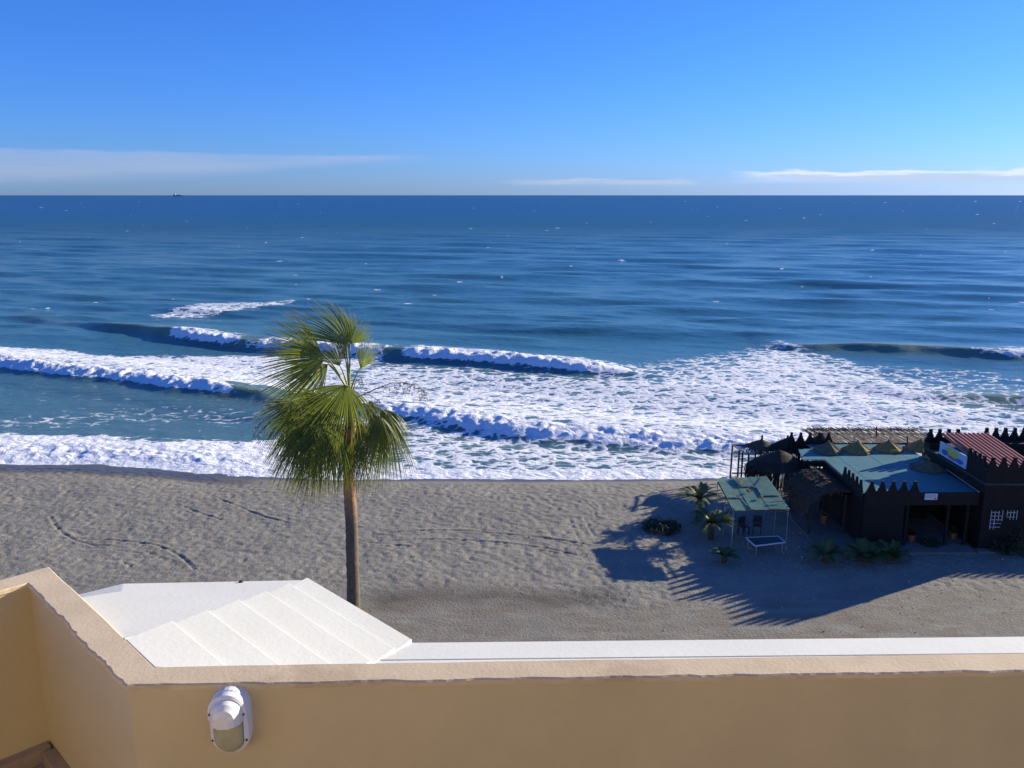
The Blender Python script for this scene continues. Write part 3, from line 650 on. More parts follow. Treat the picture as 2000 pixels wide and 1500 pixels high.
def stalk(px, dd, hang):
    P = [aty(x, y, PY+dd*i/max(1, len(px)-1)) for i, (x, y) in enumerate(px)]; mb = MB(); mb.tube(P, [.022-.014*i/(len(P)-1) for i in range(len(P))], 5)
    for q in range(hang):
        i = random.randrange(max(1, len(P)//2), len(P)); p = P[i-1].lerp(P[i], random.random()); b_ = [p]
        for r in range(4): p = p + Vector((random.uniform(-.16, .14), random.uniform(-.1, .1), random.uniform(-.2, .06))); b_.append(p)
        mb.tube(b_, [.009, .008, .006, .005, .004], 4)
        for r in range(3): c_ = b_[random.randrange(2, 5)]; mb.tube([c_, c_ + Vector((random.uniform(-.05, .05), 0, -random.uniform(.03, .09)))], [.014, .005], 4)
    mb.build('flower_stalk', M['stalk'], palm)
stalk([(690,780),(715,768),(740,757),(765,748),(790,748),(815,752),(835,770)], .3, 26); stalk([(690,775),(720,770),(742,785),(755,800)], -.2, 6); stalk([(688,770),(694,745),(706,738),(708,758)], .1, 3)
stalk([(660,790),(600,785),(540,800),(505,830),(492,860)], .5, 14)

# ================================================================== BEACH BAR
ZR = 2.85
bar = thing('beach_bar', 'dark wooden beach bar with teal flat roof and stepped merlons', 'bar hut', (19.5, 42.5, 0))
FY = 39.0; XL = 17.25; XR = 22.72
MB().box((15.0, 38.2, -.12), (22.55, 47.2, .10)).build('floor_slab', M['slab'], bar)
xs_ = np.linspace(XL-.1, XR, 7)
for i in range(6):
    x0, x1 = xs_[i]+.004, xs_[i+1]-.004; z_ = ZR + .006*(i % 2)
    MB().prism([(x0, FY-.02), (x1, FY-.02), (x1, 47.2), (x0, 47.2)], [z_-.05]*4, [z_-.02, z_-.02, z_, z_]).build('roof_panel', M['teal'], bar)
MB().prism([(15.95, 44.3), (XL-.108, 44.3), (XL-.108, 46.3), (16.35, 46.3)], ZR-.045, ZR+.004).build('roof_panel', M['teal'], bar)
MB().box((XL-.1, FY-.14, ZR-.58), (XR, FY-.04, ZR+.05)).build('fascia', M['fascia'], bar)
MB().box((XL-.18, FY-.03, ZR-.5), (XL-.11, 44.2, ZR-.03)).build('fascia', M['fascia'], bar)
MB().box((15.9, 44.2, ZR-.38), (XL-.12, 44.28, ZR-.052)).build('fascia', M['fascia'], bar)
MB().bar((22.70, FY-.1, ZR+.07), (22.9, 43.0, ZR+.07), .05, .06).build('edge_trim', M['steel'], bar)
for x, y in ((15.98, 44.5), (16.4, 46.2), (17.1, 44.2), (17.2, 41.4), (19.4, FY+.1), (21.4, FY+.1), (22.35, FY+.1), (17.2, 47.0), (20., 47.)):
    MB().bar((x, y, .1), (x, y, ZR-.06), .12, .12).build('post', M['darkwood'], bar)
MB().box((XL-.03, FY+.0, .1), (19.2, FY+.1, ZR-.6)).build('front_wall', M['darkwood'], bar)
MB().box((XL-.06, FY+.12, .1), (XL+.06, 44.1, ZR-.07)).build('side_wall_sunblock', M['darkwood'], bar)  # bar's left wall; rear stretch added to keep sun out under the awning
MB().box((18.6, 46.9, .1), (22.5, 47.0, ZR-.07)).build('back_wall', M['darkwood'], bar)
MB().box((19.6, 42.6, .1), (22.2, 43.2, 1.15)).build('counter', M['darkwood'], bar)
def merlon_mesh(name, w, ht, t):
    hf = [(1, 0), (1, .10), (.70, .24), (.80, .28), (.50, .44), (.60, .48), (.32, .62), (.42, .66), (.20, .78), (.30, .82), (.24, 1.)]; mb = MB()
    P = [(w/2*k_, ht*a_) for k_, a_ in hf]; P = P + [(-x, z_) for x, z_ in P[::-1]]; n = len(P)
    mb.add([(x, y, z_) for y in (-t/2, t/2) for x, z_ in P], [tuple(range(n)), tuple(range(2*n-1, n-1, -1))] + [((i+1) % n, i, n+i, n+(i+1) % n) for i in range(n)])
    me = bpy.data.meshes.new(name); me.from_pydata(mb.v, [], mb.f); me.materials.append(M['darkwood']); me.update(); return me
mer1 = merlon_mesh('merlon', .50, .58, .09); mer2 = merlon_mesh('merlon', .52, .62, .12)
def merlon(me, parent, x, y, z, rz=0., sc_=1.):
    o = bpy.data.objects.new('merlon', me); col.objects.link(o); o.parent = parent; f = parent['_o']; o.location = (x-f[0], y-f[1], z-f[2]); o.rotation_euler = (0, 0, rz); o.scale = (sc_,)*3
for i in range(5): merlon(mer1, bar, 17.45+i*.525, FY-.09, ZR+.052)
for i in range(5): merlon(mer1, bar, XL-.145, FY+.35+i*.5, ZR-.028, math.pi/2)
MB().box((16.0, 47.22, ZR-.3), (18.6, 47.32, ZR+.12)).build('back_parapet', M['darkwood'], bar)
for i in range(5): merlon(mer1, bar, 16.25+i*.54, 47.27, ZR+.122)
# reed slat roof behind
reed = thing('reed_pergola', 'flat pergola roofed with diagonal reed slats behind the bar', 'pergola', (21.5, 48.6, -.3))
for x in (18.7, 20.9, 23.1, 25.2):
    for y in (47.55, 49.6): MB().bar((x, y, -.55), (x, y, 2.72), .1, .1).build('post', M['post'], reed)
for y in (47.55, 49.6): MB().bar((18.4, y, 2.78), (25.6, y, 2.78), .09, .12).build('beam', M['post'], reed)
for i in range(60):
    x = 18.3 + i*.117; MB().bar((x+random.uniform(-.03, .03), 47.35, 2.86+random.uniform(0, .03)), (x-.55+random.uniform(-.05, .05), 49.9+random.uniform(-.15, .15), 2.98+random.uniform(0, .05)), .05+random.random()*.03, .03).build('slat', M['reed'], reed)
mb = MB()
for i in range(260):
    x = random.uniform(17.9, 25.3); mb.bar((x, 49.7+random.uniform(-.3, .1), 3.0+random.uniform(0, .05)), (x+random.uniform(-.3, .1), 50.1+random.uniform(-.1, .25), 2.95+random.uniform(-.05, .15)), .03, .012)
o = mb.build('straw_fringe', M['dthatch'], reed); o['kind'] = 'stuff'
for (px, t0, t1, y) in ((1712, 833, 872, 48.5), (1772, 852, 876, 47.4)):
    a_ = aty(px, t1, y); b_ = aty(px, t0, y); MB().bar(a_, b_, .06, .06).build('mast', M['post'], reed)
# ---- straw parasol tops on the roof
def straw_cone(name, c, r, ht, label, matn, n=8, rot=0., parent_lab=None, group=None):
    t_ = thing(name, label, 'parasol', c, group); mb = MB()
    ring = lambda k, rr_, zz_: Vector((c[0]+rr_*math.cos(rot+6.2832*k/n), c[1]+rr_*math.sin(rot+6.2832*k/n), c[2]+zz_))
    prof = [(.04, ht), (.36*r, ht*.68), (.7*r, ht*.34), (r, .05), (r*1.02, 0.0), (r*.9, .02)]
    vs = [ring(k, a_, b_) for a_, b_ in prof for k in range(n)]; m_ = len(prof)
    mb.add(vs, [(i*n+k, (i+1)*n+k, (i+1)*n+(k+1) % n, i*n+(k+1) % n) for i in range(m_-1) for k in range(n)] + [tuple(range(n)), tuple((m_-1)*n+k for k in range(n-1, -1, -1))])
    cn = mb.build('canopy', M[matn], t_)
    fr_ = MB()
    for k in range(150):
        a_ = random.uniform(0, 6.2832); kk = (a_-rot)/6.2832*n % 1; rr_ = r*(math.cos(math.pi/n)/math.cos((kk-.5)*6.2832/n))
        d_ = Vector((math.cos(a_), math.sin(a_), 0)); p = Vector(c) + d_*rr_*.93 + Vector((0, 0, .09)); fr_.bar(p, Vector(c) + d_*rr_*random.uniform(1.0, 1.07) + Vector((0, 0, random.uniform(0, .04))), .03, .008)
    o = fr_.build('straw_fringe', M[matn], cn); o['kind'] = 'stuff'
    for k in range(n):
        MB().bar(ring(k, .03, ht+.004), ring(k, r*1.0, .058), .035, .02).build('rib', M[matn], t_)
    MB().lathe((c[0], c[1], c[2]+ht-.02), [(.07, 0), (.06, .06), (.02, .12)], 8).build('cap', M[matn], t_); return t_
cones = [((1617,881),.82,.56,'straw_grey','greyish straw parasol top on teal roof, leftmost of the four in the back row'), ((1674,880),.84,.56,'straw','yellow straw parasol top on teal roof, second from the left in the back row'),
         ((1735,878),.80,.54,'straw','yellow straw parasol top on teal roof, third from the left in the back row'), ((1797,877),.88,.56,'straw','yellow straw parasol top on teal roof, rightmost in the back row'),
         ((1828,894),.68,.66,'straw','small yellow straw parasol top right behind the grey one on the teal roof'), ((1812,914),.90,.40,'straw_grey','wide grey straw parasol top lying nearest the front of the teal roof')]
for i, (p, r, ht, mn, lab) in enumerate(cones):
    c_ = at(*p, ZR+.03); straw_cone('parasol_top', (c_.x, c_.y, ZR+.012), r, ht, lab, mn, 8, .25+.1*i, group='straw parasol tops on the bar roof')
# ---- standing thatch parasols and the shaggy shade
def thatch(name, label, c, r, ztop, zrim, fringe, matn, n=700, cat='parasol', knob=.0, zg=-.1, flat=.5):
    t_ = thing(name, label, cat, (c[0], c[1], zg)); MB().tube([(c[0], c[1], zg-.2), (c[0], c[1], ztop-.05)], .06, 8).build('pole', M['post'], t_)
    mb = MB(); mb.lathe((c[0], c[1], 0), [(r*.98, zrim), (r*.6, zrim+(ztop-zrim)*.52), (r*.25, zrim+(ztop-zrim)*.85), (.05, ztop)], 18); cn = mb.build('canopy', M[matn], t_)
    fr_ = MB()
    for k in range(n):
        a_ = random.uniform(0, 6.2832); d_ = Vector((math.cos(a_), math.sin(a_), 0)); q = math.sqrt(random.random())
        r0 = r*q*.9; z0 = ztop-(ztop-zrim)*(q*.9)**1.15+.03; p = Vector((c[0], c[1], z0)) + d_*r0
        ln = random.uniform(.25, .5)*(.6+.4*r); e = p + d_*ln*.75 + Vector((0, 0, -ln*.45)); g_ = e + d_*.10 + Vector((random.uniform(-.05, .05), random.uniform(-.05, .05), -fringe*random.uniform(.3, 1.2)*(q > .72)-.03))
        fr_.bar(p, e, .045, .01); fr_.bar(e, g_, .03, .01)
    o = fr_.build('thatch_straw', M[matn], cn); o['kind'] = 'stuff'
    if knob: MB().lathe((c[0], c[1], ztop-.05), [(.09, 0), (.07, knob*.4), (.05, knob*.6), (.08, knob*.75), (.03, knob)], 8).build('knob', M['post'], t_)
    return t_
c_ = aty(1487, 877, 48.9); thatch('thatch_parasol', 'round thatched parasol with a knob on top by the waterline', (c_.x, 48.9), .92, 2.62, 2.18, .16, 'mthatch', 500, knob=.36, zg=-.3)
c_ = aty(1537, 877, 48.2); thatch('thatch_parasol', 'pointed thatched parasol between the knobbed parasol and the bar', (c_.x, 48.2), .98, 2.95, 2.25, .16, 'dthatch', 500, knob=.22, zg=-.3)
c_ = aty(1605, 866, 47.9); thatch('thatch_parasol', 'pointed thatched parasol peeping over the bar back merlons', (c_.x, 47.9), .85, 3.25, 2.65, .12, 'mthatch', 350, knob=.15, zg=-.3)
c_ = aty(1522, 900, 45.6); thatch('shaggy_shade', 'big dark shaggy palm-thatch shade left of the teal roof', (c_.x, 45.6), 1.55, 2.98, 2.1, .95, 'dthatch', 1500, cat='sunshade', zg=-.05)
# thatched lean-to on the bar's left side
lean = thing('thatched_awning', 'arched brown thatched awning leaning on the left side of the bar', 'awning', (16.2, 42, 0))
prof = [(17.1, 2.42), (16.6, 2.50), (16.05, 2.42), (15.55, 2.22), (15.15, 1.92), (14.95, 1.55)]; mb = MB()
vs = [(x, y, z_-dz) for dz in (0, .08) for y in (40.4, 43.9) for x, z_ in prof]; k = len(prof)
mb.add(vs, [(i, i+1, k+i+1, k+i) for i in range(k-1)] + [(2*k+i+1, 2*k+i, 3*k+i, 3*k+i+1) for i in range(k-1)] + [(i+1, i, 2*k+i, 2*k+i+1) for i in range(k-1)] + [(k+i, k+i+1, 3*k+i+1, 3*k+i) for i in range(k-1)])
cn = mb.build('canopy', M['mthatch'], lean); mb = MB()
for i in range(1300):
    q = random.uniform(0, k-1.02); j = int(q); f = q-j; x = prof[j][0]*(1-f)+prof[j+1][0]*f; z_ = prof[j][1]*(1-f)+prof[j+1][1]*f; y = random.uniform(40.25, 43.9)
    d_ = Vector((prof[j+1][0]-prof[j][0], 0, prof[j+1][1]-prof[j][1])).normalized(); p = Vector((x, y, z_+.03)); e = p + d_*random.uniform(.25, .6) + Vector((0, random.uniform(-.25, .12), random.uniform(0, .08)))
    mb.bar(p, e, .04, .01); 
    if random.random() < .3: mb.bar(e, e + Vector((-.05, -.05, -random.uniform(.1, .35))), .03, .01)
o = mb.build('thatch_straw', M['mthatch'], cn); o['kind'] = 'stuff'
mb = MB()
for i in range(9):
    y = random.uniform(41.2, 43.4); x = random.uniform(15.7, 16.6); mb.bar((x+.25, y, 2.56), (x-.3, y-.2, 2.47), .035, .012)
mb.build('sunlit_streaks', M['reed'], cn)['kind'] = 'stuff'  # pale bars stand in for the sunlit streaks on the thatch
for x, y in ((15.2, 40.6), (15.2, 43.7), (16.9, 40.5)): MB().bar((x, y, -.05), (x, y, 2.2 if x > 16 else 1.95), .1, .1).build('post', M['post'], lean)
# wooden frame at the waterline
fr_ = thing('pole_frame', 'open frame of rough poles with a low rail at the water edge', 'frame', (15.4, 48.8, -.4))
for px, tb, y in ((1430, 868, 49.6), (1444, 880, 48.2), (1451, 880, 47.6), (1463, 884, 47.0), (1476, 872, 49.6), (1516, 884, 47.6), (1543, 880, 47.0)):
    p = aty(px, tb, y); MB().tube([(p.x, y, -.6), (p.x+random.uniform(-.03, .03), y, p.z)], .055, 7).build('pole', M['post'], fr_)
a_ = aty(1430, 869, 49.6); b_ = aty(1476, 871, 49.6); MB().tube([a_, b_], .05, 6).build('beam', M['post'], fr_)
a_ = aty(1430, 869, 49.6); b_ = aty(1452, 882, 47.5); MB().bar(a_, b_, .12, .05).build('beam', M['reed'], fr_)
a_ = aty(1430, 924, 49.5); b_ = aty(1560, 924, 49.5); MB().bar(a_, b_, .06, .08).build('rail', M['post'], fr_)
a_ = aty(1430, 924, 49.5); b_ = aty(1340, 926, 49.5); 
# ================================================================== RIGHT BUILDING
twr = thing('crenellated_house', 'dark crenellated house with red ribbed roof and painted sign at the right edge', 'house', (25, 42, 0))
X0 = 22.85; Y0 = 38.7
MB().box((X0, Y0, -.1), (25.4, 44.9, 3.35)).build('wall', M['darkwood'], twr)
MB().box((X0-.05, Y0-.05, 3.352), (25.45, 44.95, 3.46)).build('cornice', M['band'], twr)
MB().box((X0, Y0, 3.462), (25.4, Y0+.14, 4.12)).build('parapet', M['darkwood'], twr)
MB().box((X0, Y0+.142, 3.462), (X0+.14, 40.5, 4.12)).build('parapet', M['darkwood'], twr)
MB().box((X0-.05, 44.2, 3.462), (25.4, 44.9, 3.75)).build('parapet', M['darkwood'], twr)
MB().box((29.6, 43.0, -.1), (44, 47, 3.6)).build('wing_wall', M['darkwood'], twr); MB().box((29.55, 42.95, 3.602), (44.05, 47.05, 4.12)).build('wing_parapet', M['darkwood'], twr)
for i in range(5): merlon(mer2, twr, X0+.25+i*.52, Y0+.07, 4.122)
for i in range(4): merlon(mer2, twr, X0+.07, Y0+.5+i*.43, 4.122, math.pi/2, .9)
for i in range(4): merlon(mer2, twr, X0+.2+i*.5, 44.8, 3.752, 0, 1.12)
for i in range(27): merlon(mer2, twr, 29.9+i*.52, 43.1, 4.122, 0, 1.)
MB().box((25.402, 44.3, -.1), (29.54, 45.2, 3.75)).build('link_wall', M['darkwood'], twr)
for i in range(6): merlon(mer2, twr, 26.3+i*.52, 45.1, 3.752, 0, 1.1)
# ribbed red roof, one part per row of tiles
for i in range(11):
    x0 = X0+.16+i*.232; mb = MB(); vs = []; n = 6
    for y, z_ in ((40.45 if i < 1 else Y0+.3, 4.10), (43.6, 4.52)):
        for k in range(n+1): a_ = math.pi*k/n; vs.append((x0+.105-.09*math.cos(a_), y, z_+.07*math.sin(a_)))
        vs += [(x0+.225, y, z_), (x0+.225, y, z_-.04), (x0, y, z_-.04)]
    m_ = n+4; mb.add(vs, [(k, (k+1) % m_, m_+(k+1) % m_, m_+k) for k in range(m_)] + [tuple(range(m_-1, -1, -1)), tuple(m_+k for k in range(m_))]); mb.build('tile_row', M['redtile'], twr)
MB().box((X0+.142, Y0+.2, 3.462), (25.38, 43.55, 4.0)).build('roof_base', M['darkwood'], twr)
MB().box((X0-.2, 38.25, -.1), (25.4, Y0-.002, .1)).build('step', M['slab'], twr)
# painted sign under the red roof's left eave
def sign_mat():
    m = bpy.data.materials.new('painted_sign'); m.use_nodes = True; nt = m.node_tree; b = nt.nodes['Principled BSDF']; b.inputs['Roughness'].default_value = .5
    t = nt.nodes.new('ShaderNodeTexCoord'); sp = nt.nodes.new('ShaderNodeSeparateXYZ'); nt.links.new(t.outputs['Generated'], sp.inputs[0]); u = 1 - S(nt, sp.outputs[1]); v = S(nt, sp.outputs[2])
    V = S(nt, t.outputs['Generated']); nn = noise(nt, mapping(nt, V, (1, 3, 1)), 3, 4)
    def blob(cx, cy, rx, ry): return (((u-cx)/rx).pow(2.) + ((v-cy)/ry).pow(2.) + (nn-.5)*1.2).smooth(.7, 1.1, 1., 0.)
    c = mixc(nt, blob(.5, .62, .30, .34), (.35, .60, .80), (.45, .62, .12)); c = mixc(nt, blob(.5, .50, .2, .16), c, (.75, .55, .08))
    c = mixc(nt, blob(.22, .36, .13, .22), c, (.04, .10, .42)); c = mixc(nt, blob(.78, .30, .15, .2), c, (.04, .12, .5)); c = mixc(nt, blob(.5, .22, .2, .12), c, (.25, .10, .30))
    ed = u.smooth(.0, .03)*u.smooth(.97, 1., 1., 0.)*v.smooth(0, .1)*v.smooth(.92, 1., 1., 0.)
    nt.links.new(mixc(nt, ed, (.6, .7, .78), c).s, b.inputs['Base Color']); return m
sg = MB().box((X0-.06, 40.55, 3.55), (X0-.004, 43.2, 4.22)).build('painted_sign', sign_mat()); sg['_o'] = (0, 0, 0)
tag(sg, 'long light-blue painted sign with yellow-green picture under the red roof', 'sign')
MB().box((X0, 40.502, 3.462), (X0+.14, 43.3, 4.16)).build('sign_wall', M['darkwood'], twr)
# white notice on the bar's fascia with faint grey lines and a small purple mark
ns = thing('notice_board', 'small white notice board on the bar front fascia', 'sign', (20.4, FY-.16, 2.5))
a_ = aty(1807, 964, FY-.17); b_ = aty(1830, 976, FY-.17); MB().box((a_.x, FY-.19, b_.z), (b_.x, FY-.145, a_.z)).build('board', M['board_white'], ns)
for q in range(4): MB().box((a_.x+.05, FY-.193, a_.z-.07-.045*q), (b_.x-(.08 if q < 3 else .2), FY-.1905, a_.z-.055-.045*q)).build('text_line', mat('notice_print', (.35, .36, .42), .6), ns)
MB().box((b_.x-.15, FY-.194, b_.z+.03), (b_.x-.05, FY-.1905, b_.z+.10)).build('mark', mat('notice_mark', (.30, .06, .16), .6), ns)
# trellises
def trellis(p0, w_, h_, nx, nz, y, skip, label):
    c_ = aty(*p0, y); t_ = thing('trellis', label, 'trellis', (c_.x+w_/2, y, c_.z-h_), 'white trellises on the dark house front')
    for i in range(nx): 
        z0 = c_.z-h_ + (h_*.45 if (i in skip) else 0); MB().box((c_.x+w_*i/(nx-1)-.014, y-.012, z0), (c_.x+w_*i/(nx-1)+.014, y+.012, c_.z+random.uniform(0, .08))).build('upright', M['trellis'], t_)
    for j in range(nz): MB().box((c_.x-.04, y-.032, c_.z-h_*(j+.4)/nz), (c_.x+w_*random.uniform(.7, 1.02), y-.013, c_.z-h_*(j+.4)/nz+.026)).build('slat', M['trellis'], t_)
trellis((1937, 998), .55, .95, 4, 5, Y0-.06, (2, 3), 'taller white trellis with a broken lower corner, left of the two on the dark house')
trellis((1968, 998), .48, .45, 4, 2, Y0-.06, (0,), 'short white trellis, right of the two on the dark house')

# ================================================================== CORRUGATED CANOPY
cz0, cz1 = 2.02, 2.22
can = thing('corrugated_canopy', 'pale green corrugated sheet canopy with rust stains on thin poles', 'canopy', (12.2, 41, 0))
FLc, FRc, BLc, BRc = at(1433, 998, cz0), at(1540, 998, cz0), at(1402, 940, cz1), at(1496, 938, cz1)
def cp(u, v, dz=0.):
    p = (FLc*(1-u)+FRc*u)*(1-v) + (BLc*(1-u)+BRc*u)*v; return Vector((p.x, p.y, p.z+dz))
def sheet(u0, u1, v0, v1, dz, tilt=0.):
    nw_ = int((u1-u0)*34)*4; mb = MB(); vs = []; rag = [random.uniform(-.008, .008) for _ in range(nw_+1)]
    for lay in (0, 1):
        for iv in (0, 1):
            v = v0 if iv == 0 else v1
            for i in range(nw_+1):
                u = u0+(u1-u0)*i/nw_; vs.append(cp(u, v+rag[i//6*6], dz + .018*math.sin(i*math.pi/2) + tilt*iv - .004*lay))
    m_ = nw_+1; fs = [(i, i+1, m_+i+1, m_+i) for i in range(nw_)] + [(2*m_+i+1, 2*m_+i, 3*m_+i, 3*m_+i+1) for i in range(nw_)] + [(i+1, i, 2*m_+i, 2*m_+i+1) for i in range(nw_)] + [(m_+i, m_+i+1, 3*m_+i+1, 3*m_+i) for i in range(nw_)]
    mb.add(vs, fs).build('roof_sheet', M['corr'], can)
for iu, (u0, u1) in enumerate(((-.01, .34), (.31, .68), (.65, 1.02))):
    for iv, (v0, v1) in enumerate(((-.02, .40), (.36, .72), (.69, 1.01))):
        sheet(u0, u1, v0 + random.uniform(-.015, .015), v1, .03 + .045*iu + .03*((iv+iu) % 2) + .035*iv, 0)
for u, v in ((0, .01), (1, .01), (0, .99), (1, .99), (0, .5), (1, .5)):
    p = cp(u, v); MB().tube([(p.x, p.y, -.1), (p.x, p.y, p.z)], .022, 6).build('pole', M['steel'], can)
for v in (.02, .5, .98): MB().bar(cp(-.0, v, -.03), cp(1., v, -.03), .04, .05).build('beam', M['rust'], can)
for u in (.0, 1.): MB().bar(cp(u, .0, -.03), cp(u, 1., -.03), .04, .05).build('beam', M['rust'], can)
for i, (a_, b_, m_, lab) in enumerate((((.62, .60), (.93, .97), 'plank', 'blue-grey plank lying on the rear right of the corrugated canopy'), ((.25, .02), (.18, .36), 'plank', 'dark plank lying on the front left of the corrugated canopy'),
        ((.72, .13), (1.0, .16), 'plank', 'dark plank lying across the front right of the corrugated canopy'), ((.40, .72), (.36, 1.0), 'rust', 'rusty batten lying on the rear middle of the corrugated canopy'))):
    o = MB().bar(cp(*a_, .24), cp(*b_, .26), .10 if i else .16, .03).build('plank', M[m_]); tag(o, lab, 'plank', 'planks lying on the canopy')
for i, (u, v, lab) in enumerate(((.44, .50, 'brown stone weighing down the middle of the corrugated canopy'), (.60, .30, 'small brown stone on the front half of the corrugated canopy'))):
    p = cp(u, v, .19); o = MB().lathe(p, [(.05, 0), (.11, .03), (.10, .09), (.03, .12)], 7).build('stone', M['rust']); tag(o, lab, 'stone', 'stones on the canopy')
# table and chairs
tb = thing('table', 'low dark table with a white edge standing below the green canopy', 'table', (13, 38.6, 0))
tz = .55; Q = [at(1475, 1066, tz), at(1533, 1059, tz), at(1520, 1047, tz), at(1457, 1050, tz)]
MB().prism([(q.x, q.y) for q in Q], tz-.04, tz).build('table_top', M['tabletop'], tb)
for a_, b_ in zip(Q, Q[1:]+Q[:1]): MB().bar(a_+Vector((0, 0, -.01)), b_+Vector((0, 0, -.01)), .05, .05).build('edge_strip', M['board_white'], tb)
cq = sum(Q, Vector())/4
for q in Q: p = q.lerp(cq, .12); MB().bar((p.x, p.y, -.05), (p.x, p.y, tz-.04), .05, .05).build('leg', M['steel'], tb)
def chair(px, py, rz, label):
    c_ = at(px, py, 0.); t_ = thing('chair', label, 'chair', (c_.x, c_.y, 0), 'dark chairs under the canopy'); Rm = Matrix.Rotation(rz, 3, 'Z')
    def bx_(lo, hi, nm):
        mb = MB(); mb.box(lo, hi); mb.v = [tuple(c_ + Rm @ Vector(v)) for v in mb.v]; mb.build(nm, M['plastic_dark'], t_)
    bx_((-.22, -.22, .40), (.22, .22, .44), 'seat'); bx_((-.21, .19, .46), (.21, .23, .86), 'backrest')
    for sx_ in (-1, 1):
        for sy_ in (-1, 1): bx_((sx_*.19-.02, sy_*.19-.02, -.05), (sx_*.19+.02, sy_*.19+.02, .40), 'leg')
        bx_((sx_*.22-.02, -.18, .62), (sx_*.22+.02, .2, .65), 'armrest')
chair(1452, 1042, .4, 'dark plastic chair behind the white-edged table, left one'); chair(1478, 1040, -.3, 'dark plastic chair behind the white-edged table, right one')

# ================================================================== PLANTS AND POTS
def pinnate(name, label, base, zc, n, L, matn='leaf_date', trunk_r=.13, up=.9, group='young date palms around the bar', potted=False):
    t_ = thing(name, label, 'palm' , base, group); bx, by, bz = base
    MB().tube([(bx, by, bz-.1), (bx, by, bz+zc)], [trunk_r*1.2, trunk_r], 9).build('trunk', M['bark'], t_)
    for i in range(n):
        a_ = i*2.4+random.uniform(-.3, .3); e_ = up*random.uniform(.35, 1.25)*(1-.6*i/n)+.15; d_ = Vector((math.cos(a_)*math.cos(e_), math.sin(a_)*math.cos(e_), math.sin(e_))); l_ = L*random.uniform(.75, 1.1)
        P = [Vector((bx, by, bz+zc)) + d_*l_*q/7 + Vector((0, 0, -.38*l_*(q/7)**2.2)) for q in range(8)]; mb = MB(); mb.tube(P, [.018-.0021*q for q in range(8)], 4)
        for q in range(1, 29):
            f = q/29*7; j = min(6, int(f)); p = P[j].lerp(P[j+1], f-j); tg = (P[j+1]-P[j]).normalized(); sd_ = tg.cross(Vector((0, 0, 1))).normalized(); ll = l_*.30*math.sin(math.pi*(.12+.8*q/29))**.7
            for sg_ in (-1, 1):
                e = p + (sd_*sg_*.75 + tg*.65 + Vector((0, 0, .25))).normalized()*ll*random.uniform(.85, 1.1); w_ = tg*.016
                mb.add([p-w_, p+w_, p.lerp(e, .6)+w_*.9, e, p.lerp(e, .6)-w_*.9], [(0, 1, 2, 3, 4)])
        mb.build('frond', M[matn], t_)
for px, py, zc, n, L, lab in ((1364, 1012, 1.1, 24, 1.5, 'tallest young date palm, farthest left of the canopy'), (1388, 1052, .85, 22, 1.4, 'middle-sized young date palm beside the canopy front pole'), (1414, 1098, .28, 14, .85, 'small young date palm nearest the camera below the canopy'),
                          (1612, 1098, .35, 18, 1.25, 'young date palm in shade in front of the bar left wall'), (1690, 1096, .20, 22, 1.3, 'low bushy date palm in shade in front of the bar'), (1740, 1092, .2, 18, 1.1, 'low bushy date palm in shade, right of another in front of the bar')):
    p = at(px, py, 0); pinnate('date_palm', lab, (p.x, p.y, -.02), zc, n, L)
def bush(label, c, rx, rz, n, matn='leaf_dark', cat='shrub', group=None):
    t_ = thing('shrub', label, cat, (c[0], c[1], c[2]), group); mb = MB(); st = MB()
    for i in range(9):
        a_ = random.uniform(0, 6.28); e = Vector(c) + Vector((math.cos(a_)*rx*random.uniform(.3, .8), math.sin(a_)*rx*random.uniform(.3, .8), rz*random.uniform(.4, .9))); st.tube([c, Vector(c).lerp(e, .5)+Vector((0, 0, .1*rz)), e], [.02, .013, .006], 4)
    for i in range(n):
        a_ = random.uniform(0, 6.28); u_ = random.random()**.5; p = Vector(c) + Vector((math.cos(a_)*rx*u_, math.sin(a_)*rx*u_, rz*random.random()*(1.05-u_*u_*.8)*(.6+.4*math.sin(a_*3+i % 3))))
        d_ = Vector((random.uniform(-1, 1), random.uniform(-1, 1), random.uniform(-.2, 1))).normalized()*random.uniform(.09, .2); s_ = d_.cross(Vector((random.uniform(-1, 1), random.uniform(-1, 1), 1))).normalized()*.028
        mb.add([p, p+d_*.5+s_, p+d_, p+d_*.5-s_], [(0, 1, 2, 3)])
    st.build('stem', M['stalk'], t_); mb.build('foliage', M[matn], t_)
for px, py, rx, rz, lab in ((1292, 1032, 1.0, .55, 'low dark scrub on the shaded sand left of the date palms'), (1985, 1078, .8, 1.5, 'leafy plant at the right edge before the dark house'), (1945, 1074, .6, .9, 'dark bushy plant below the white trellises'), (1815, 1066, .55, .6, 'low dark plant between the two terracotta pots at the bar front')):
    p = at(px, py, 0); bush(lab, (p.x, p.y, -.02), rx, rz, int(1500*rx))
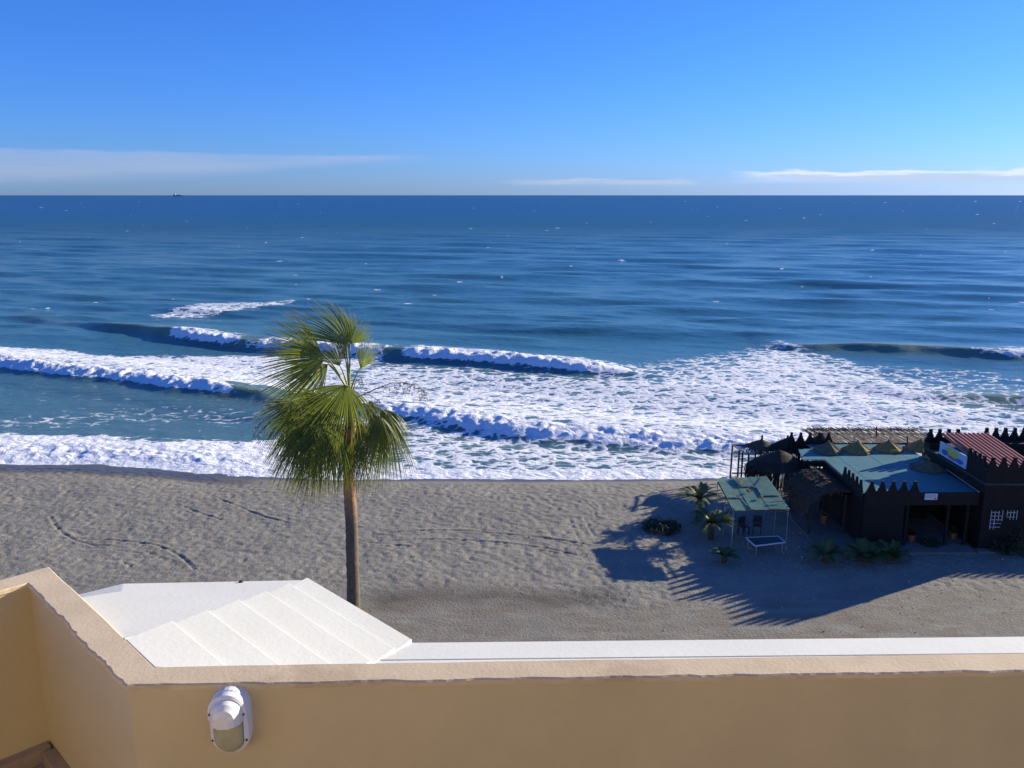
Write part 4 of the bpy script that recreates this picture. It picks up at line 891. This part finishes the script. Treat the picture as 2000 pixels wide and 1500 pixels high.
def pot(px, py, s_, lab, plant=True):
    c_ = at(px, py, .1 if px < 1700 else 0.); c_.z = .1 if px < 1700 else 0.; c_.z += -.01; t_ = thing('plant_pot', lab, 'pot', c_, 'terracotta pots around the bar')
    b_ = MB().lathe(c_, [(.10*s_, 0), (.16*s_, .36*s_), (.18*s_, .37*s_), (.18*s_, .44*s_), (.16*s_, .44*s_), (.15*s_, .40*s_)], 14).build('pot_body', M['terracotta'], t_)
    MB().lathe((c_.x, c_.y, c_.z+.385*s_), [(.148*s_, 0), (.148*s_, .02*s_)], 12).build('soil', M['soil'], t_)
    if plant:
        mb = MB()
        for i in range(60):
            a_ = random.uniform(0, 6.28); e_ = random.uniform(.4, 1.4); d_ = Vector((math.cos(a_)*math.cos(e_), math.sin(a_)*math.cos(e_), math.sin(e_))); p = c_ + Vector((0, 0, .4*s_)); l_ = random.uniform(.3, .7)*s_; s2 = d_.cross(Vector((0, 0, 1))).normalized()*.035
            mb.add([p, p+d_*l_*.5+s2, p+d_*l_+Vector((0, 0, -.15*l_)), p+d_*l_*.5-s2], [(0, 1, 2, 3)])
        mb.build('leaves', M['leaf_dark'], t_)
pot(1609, 1022, 1.15, 'tall orange terracotta pot on the slab under the thatched awning', False); pot(1779, 1060, 1.05, 'left terracotta pot with leaves before the bar opening'); pot(1861, 1055, .95, 'right terracotta pot with leaves before the bar opening')
# ================================================================== SHIP
SP = Vector((-.396*14000*.976, 14000*.995, ZS)); SP.x = aty(347, 380, 14000).x; 
ship = thing('cargo_ship', 'tiny grey cargo ship on the horizon at left', 'ship', (SP.x, 14000, ZS-2))
hp = [(-80, 0), (-72, -10), (60, -11), (88, 0), (60, 11), (-72, 10)]
MB().prism([(SP.x+x, 14000+y) for x, y in hp], [-3]*6, [15]*6).build('hull', M['shiphull'], ship)
MB().box((SP.x-62, 13991, 15.1), (SP.x-34, 14009, 38)).build('bridge', M['shipwhite'], ship); MB().box((SP.x-56, 13996, 38.1), (SP.x-48, 14004, 46)).build('funnel', M['shiphull'], ship)
for k in range(4): MB().box((SP.x-24+k*22, 13992, 15.1), (SP.x-8+k*22, 14008, 25)).build('deck_cargo', M['shiphull'], ship)
# ================================================================== PEBBLES AND LITTER
mb = MB()
for i in range(1500):
    if i < 900: x, y = random.uniform(-34, 34), random.uniform(28.5, 49.5)
    else: x, y = random.gauss(14, 6), random.gauss(37.5, 2.2)
    s_ = random.uniform(.015, .045)*(1.8 if random.random() < .05 else 1); zz = .0
    if y > 46: continue
    a_ = random.uniform(0, 3.1); ca, sa = math.cos(a_)*s_, math.sin(a_)*s_
    mb.add([(x+ca, y+sa, .0), (x-sa*.7, y+ca*.7, 0), (x-ca, y-sa, 0), (x+sa*.7, y-ca*.7, 0), (x+ca*.2, y, s_*.8+.02)], [(0, 1, 4), (1, 2, 4), (2, 3, 4), (3, 0, 4)])
pbs = mb.build('beach_pebbles', M['pebble']); tag(pbs, 'pale pebbles and shells scattered over the grey sand', 'pebbles', kind='stuff')
for o in bpy.data.objects:
    if '_o' in o: del o['_o']
